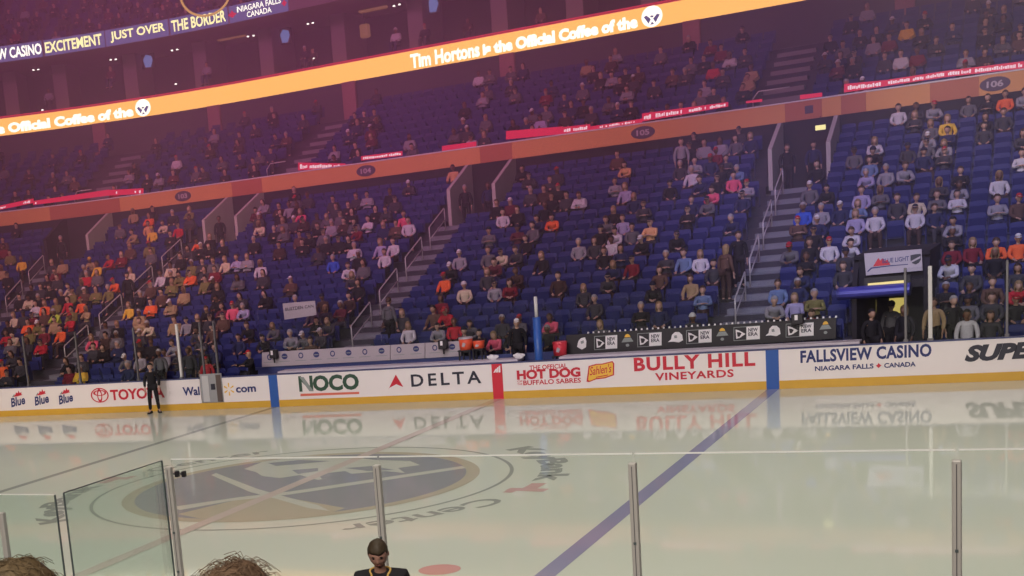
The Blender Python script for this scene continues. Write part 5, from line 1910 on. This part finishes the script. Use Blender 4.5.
for k in range(4):
    a, b = NST[k] + 0.012, NST[k + 1] - 0.012
    bm = bmesh.new()
    box(bm, a, b, -0.005, 0.007, 1.06, 2.838)
    g = tag(build('rink_glass', bm, GLASS), 'large clear near glass pane, %s' % ('right of the corner upright', 'in the middle', 'right of the blue line upright', 'at the right edge')[k], 'glass pane')
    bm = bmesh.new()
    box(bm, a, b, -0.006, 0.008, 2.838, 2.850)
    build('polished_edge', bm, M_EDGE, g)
# the jog on the left
bm = bmesh.new()
box(bm, 5.36, 5.372, -1.86, -0.06, 1.06, 2.838)
g = tag(build('rink_glass', bm, GLASS_TINT), 'narrow clear pane running back from the glass corner on the left', 'glass pane')
bm = bmesh.new()
box(bm, 5.358, 5.374, -1.86, -0.06, 2.838, 2.846)
build('polished_edge', bm, M_EDGED, g)
for y in (-1.86, -0.06):
    bm = bmesh.new()
    box(bm, 5.358, 5.374, y - 0.006, y + 0.006, 1.06, 2.838)
    build('side_edge', bm, M_EDGED, g)
bm = bmesh.new()
box(bm, 2.6, 5.32, -1.95, -1.938, 1.06, 2.838)
g = tag(build('rink_glass', bm, GLASS_TINT), 'set back clear glass pane at the lower left corner', 'glass pane')
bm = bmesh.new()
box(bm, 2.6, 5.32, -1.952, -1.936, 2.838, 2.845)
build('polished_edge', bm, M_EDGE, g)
bm = bmesh.new()
box(bm, 5.312, 5.326, -1.952, -1.936, 1.06, 2.838)
build('side_edge', bm, M_EDGED, g)
P = on_y(180.5, 474, -0.03)
t = thing('glass_clip', 'small black double clip on the near glass beside the corner upright', 'clip', P)
for sx in (-1, 1):
    bm = bmesh.new()
    rbox(bm, sx * 0.045 - 0.022, sx * 0.045 + 0.022, -0.025, 0.025, -0.033, 0.033, 0.006, 1)
    build('clip_block', bm, M_BLACK, t)
bm = bmesh.new()
box(bm, -0.12, 0.06, 0.005, 0.02, -0.012, 0.012)
build('strap', bm, M_STEEL, t)
P = on_y(3, 512, -1.97)
t = thing('near_stanchion', 'grey upright at the lower left edge of the picture', 'glass post', (P.x, -1.99, 1.06))
bm = bmesh.new()
rbox(bm, -0.03, 0.03, -0.03, 0.03, 0, P.z - 1.06, 0.01, 2)
build('post', bm, M_ALU, t)
bm = bmesh.new()
box(bm, -0.034, 0.034, -0.034, 0.034, 0.001, 0.05)
build('foot', bm, M_STEEL, t)

# ------------------------------------------------------------------ the man by the glass and the two heads in front
SHAPE['bent'] = make_pose(POSE['bent'], 2, True, 4, (1.13, 1.06, 1.03), 1.13)
b = hair_bm('short', 4)
for v in b.verts:
    v.co *= 1 + 0.018 * math.sin(70 * v.co.x + 30 * v.co.z) * math.cos(55 * v.co.y)
bmesh.ops.recalc_face_normals(b, faces=b.faces)
HKM = bpy.data.meshes.new('hair')
b.to_mesh(HKM)
b.free()
for q in HKM.polygons:
    q.use_smooth = True
HKM.materials.append(HAIR)
MP = (8.36, -0.98, 0.4)
man = person('man in black jersey with gold collar standing at the near glass, looking down', 'bent', MP, 0.32, 'black', 'brown hair', 'black', (0.36, 0.19, 0.14), None, 1.045, True)
for c in man.children:
    if c.name.startswith('hair'):
        c.data = HKM
        c.color = (0.05, 0.033, 0.017, 1)
        c.scale = (1.02, 1.03, 1.05)
P_ = POSE['bent']
nk = V(P_['neck'])
bm = bmesh.new()
from mathutils.bvhtree import BVHTree
sme = SHAPE['bent']['shirt']
tree = BVHTree.FromPolygons([v.co.copy() for v in sme.vertices], [tuple(q.vertices) for q in sme.polygons])


def on_shirt(x, y, off=0.006):
    h = tree.ray_cast(V((x, y, nk.z + 0.4)), V((0, 0, -1)))[0]
    return V((x, y, (h.z if h else nk.z - 0.1) + off))


plan = [(0.0, -0.150), (-0.022, -0.128), (-0.045, -0.105), (-0.068, -0.078)]
for k in range(17):
    a = -0.80 * PI - k / 16 * 1.40 * PI
    plan.append((0.092 * math.cos(a), -0.005 + 0.085 * math.sin(a)))
plan += [(0.068, -0.078), (0.045, -0.105), (0.022, -0.128), (0.0, -0.150)]
ring = [on_shirt(x, nk.y + y) for x, y in plan]
tube(bm, ring, 0.010, 8)
build('gold_collar', bm, mat('collar_gold', (0.60, 0.38, 0.10), 0.7), man, True)
bm = bmesh.new()
prism(bm, [on_shirt(x, nk.y + y, 0.004) for x, y in ((-0.04, -0.098), (0.04, -0.098), (0.0, -0.142))], (0, 0.01, -0.004))
build('white_undershirt', bm, M_PALE, man)
bm = bmesh.new()
text_map(bm, '15', lambda x, y: on_shirt(-0.155 + 0.075 * x, nk.y - 0.125 + 0.06 * y, 0.004), 0.03)
build('gold_number', bm, mat('collar_gold', (0.60, 0.38, 0.10), 0.7), man, normals=False)


def front_head(label, u, v, dist, hc, curly, seed, rz):
    d = ray(u, v)
    top = CAM + d * dist
    sc = 1.0
    fl = top.z - 1.325
    b = person(label, 'rest', (top.x, top.y + 0.075, fl), PI + rz, 'dark grey', 'long hair' if curly else 'brown hair', 'black', SKINS[1], None, sc, False)
    rr = random.Random(seed)
    bm = hair_bm('long' if curly else 'short', 4)
    for vv in bm.verts:
        n = 1 + (0.05 if curly else 0.02) * math.sin(40 * vv.co.x + 3) * math.cos(37 * vv.co.y) + rr.uniform(-0.012, 0.012)
        vv.co *= n
    src = [vv.co.copy() for vv in bm.verts if vv.co.z > 0.0]
    for _ in range(1000 if curly else 700):
        p = rr.choice(src).copy()
        n = p.normalized()
        g = V((rr.uniform(-1, 1), rr.uniform(-1, 1), rr.uniform(-0.6, 0.5)))
        g = (g - n * g.dot(n)).normalized()
        L = rr.uniform(0.025, 0.06)
        lift = rr.uniform(0.002, 0.016) if curly else rr.uniform(0.001, 0.006)
        pts = [p * 0.995, p + g * L * 0.4 + n * (lift - L * 0.02), p + g * L * 0.8 + n * (lift * 0.9 - L * 0.16)]
        tube(bm, pts, 0.0006, 3)
    for c in list(b.children):
        if c.name.startswith('hair'):
            bmesh.ops.recalc_face_normals(bm, faces=bm.faces)
            me = bpy.data.meshes.new('hair')
            bm.to_mesh(me)
            bm.free()
            for q in me.polygons:
                q.use_smooth = True
            me.materials.append(HAIR)
            c.data = me
            c.color = (*hc, 1)
    bm = bmesh.new()
    box(bm, top.x - 0.26, top.x + 0.26, top.y - 0.30, top.y + 0.2, fl, fl + 0.43)
    o = build('bench_block', bm, M_CONC)
    o['kind'] = 'structure'
    tag(o, 'concrete seat block under ' + ('the right' if curly else 'the left') + ' foreground head', 'seat')
    bm = bmesh.new()
    box(bm, top.x - 0.3, top.x + 0.3, top.y - 0.4, top.y + 0.6, 0.3, fl)
    o = build('floor_near_step', bm, M_TIER)
    o['kind'] = 'structure'
    return b


front_head('person seen from behind with tousled reddish brown hair, bottom edge of the picture', 221, 576.0, 2.62, (0.13, 0.078, 0.045), True, 1, 0.3)
front_head('person seen from behind with short brown hair, lower left corner', 8, 570.0, 2.5, (0.105, 0.07, 0.033), False, 2, 0.2)

# ------------------------------------------------------------------ light
def area(name, loc, target, sx, sy, power, col, spread=180):
    l = bpy.data.lights.new(name, 'AREA')
    l.shape = 'RECTANGLE'
    l.size, l.size_y = sx, sy
    l.energy = power
    l.color = col
    l.spread = math.radians(spread)
    o = bpy.data.objects.new(name, l)
    COL.objects.link(o)
    o.location = loc
    o.rotation_euler = (V(target) - V(loc)).to_track_quat('-Z', 'Y').to_euler()
    return o


def spot(name, loc, target, power, col, size, blend=0.6, rad=0.5):
    l = bpy.data.lights.new(name, 'SPOT')
    l.energy = power
    l.color = col
    l.spot_size = math.radians(size)
    l.spot_blend = blend
    l.shadow_soft_size = rad
    o = bpy.data.objects.new(name, l)
    COL.objects.link(o)
    o.location = loc
    o.rotation_euler = (V(target) - V(loc)).to_track_quat('-Z', 'Y').to_euler()
    return o


# LIGHTS
area('ice_lights', (-3, 11.0, 24), (-3, 11.0, 0), 46, 22, 2450, (1.0, 0.975, 0.86), 48)
area('board_lights', (-4, -2, 13), (-4, 26, 0.4), 44, 3, 700, (1.0, 0.90, 0.90), 40)
area('near_fill_light', (11, -16, 13), (9, 0, 1.5), 12, 4, 1150, (1.0, 0.92, 0.82), 110)  # added fill behind the camera to brighten the near stanchions
spot('bowl_spot', (8, 4, 24), (-1, 34.5, 3), 2400, (0.34, 0.33, 1.0), 34)
spot('bowl_spot', (12, 8, 24), (10.5, 36, 4.5), 22000, (0.40, 0.45, 1.0), 32)
spot('bowl_spot', (2, 4, 24), (-11, 36, 4), 2300, (0.40, 0.32, 1.0), 28)
spot('bowl_spot', (0, 4, 24), (-23, 33, 3), 9500, (1.0, 0.76, 0.38), 32)
spot('bowl_spot', (2, 4, 24), (-21, 40, 6.5), 4500, (1.0, 0.72, 0.32), 20)
area('upper_fill', (-14, 10, 26), (-18, 54, 15), 30, 6, 3700, (1.0, 0.25, 0.58), 90)  # added magenta fill, imitates lens glare on the upper deck
area('club_fill', (4, 12, 26), (2, 48, 9), 30, 6, 600, (1.0, 0.42, 0.70), 80)  # added pink fill, lifts the club tier towards the same glare
spot('fascia_spot', (8, 10, 22), (15, 43, 8), 17000, (1.0, 0.82, 0.62), 26, 0.8)
WCOL, WSTR = (0.55, 0.36, 0.52), 0.068
# thin mist volume added to imitate lens glare over the dark stands
bm = bmesh.new()
box(bm, -44, 19, 27.0, 60, 0.2, 30)
mm = bpy.data.materials.new('glare_veil')
mm.use_nodes = True
nt = mm.node_tree
nt.nodes.clear()
o_ = nt.nodes.new('ShaderNodeOutputMaterial')
vsn = nt.nodes.new('ShaderNodeVolumeScatter')
vsn.inputs['Color'].default_value = (0.95, 0.85, 0.95, 1)
vsn.inputs['Density'].default_value = 0.015
nt.links.new(vsn.outputs[0], o_.inputs['Volume'])
glare_veil = tag(build('glare_haze', bm, mm), 'thin purple haze volume imitating lens glare over the stands', 'haze', None, 'stuff')

w = bpy.data.worlds.new('world')
SC.world = w
w.use_nodes = True
w.node_tree.nodes['Background'].inputs[0].default_value = (*WCOL, 1)
w.node_tree.nodes['Background'].inputs[1].default_value = WSTR

SC.view_settings.view_transform = 'Standard'
SC.view_settings.look = 'None'
SC.view_settings.exposure = 0
SC.view_settings.gamma = 1
SC.view_settings.use_curve_mapping = False
SC.cycles.max_bounces = 8
SC.cycles.transparent_max_bounces = 16
SC.cycles.use_denoising = True
SC.cycles.sample_clamp_indirect = 3
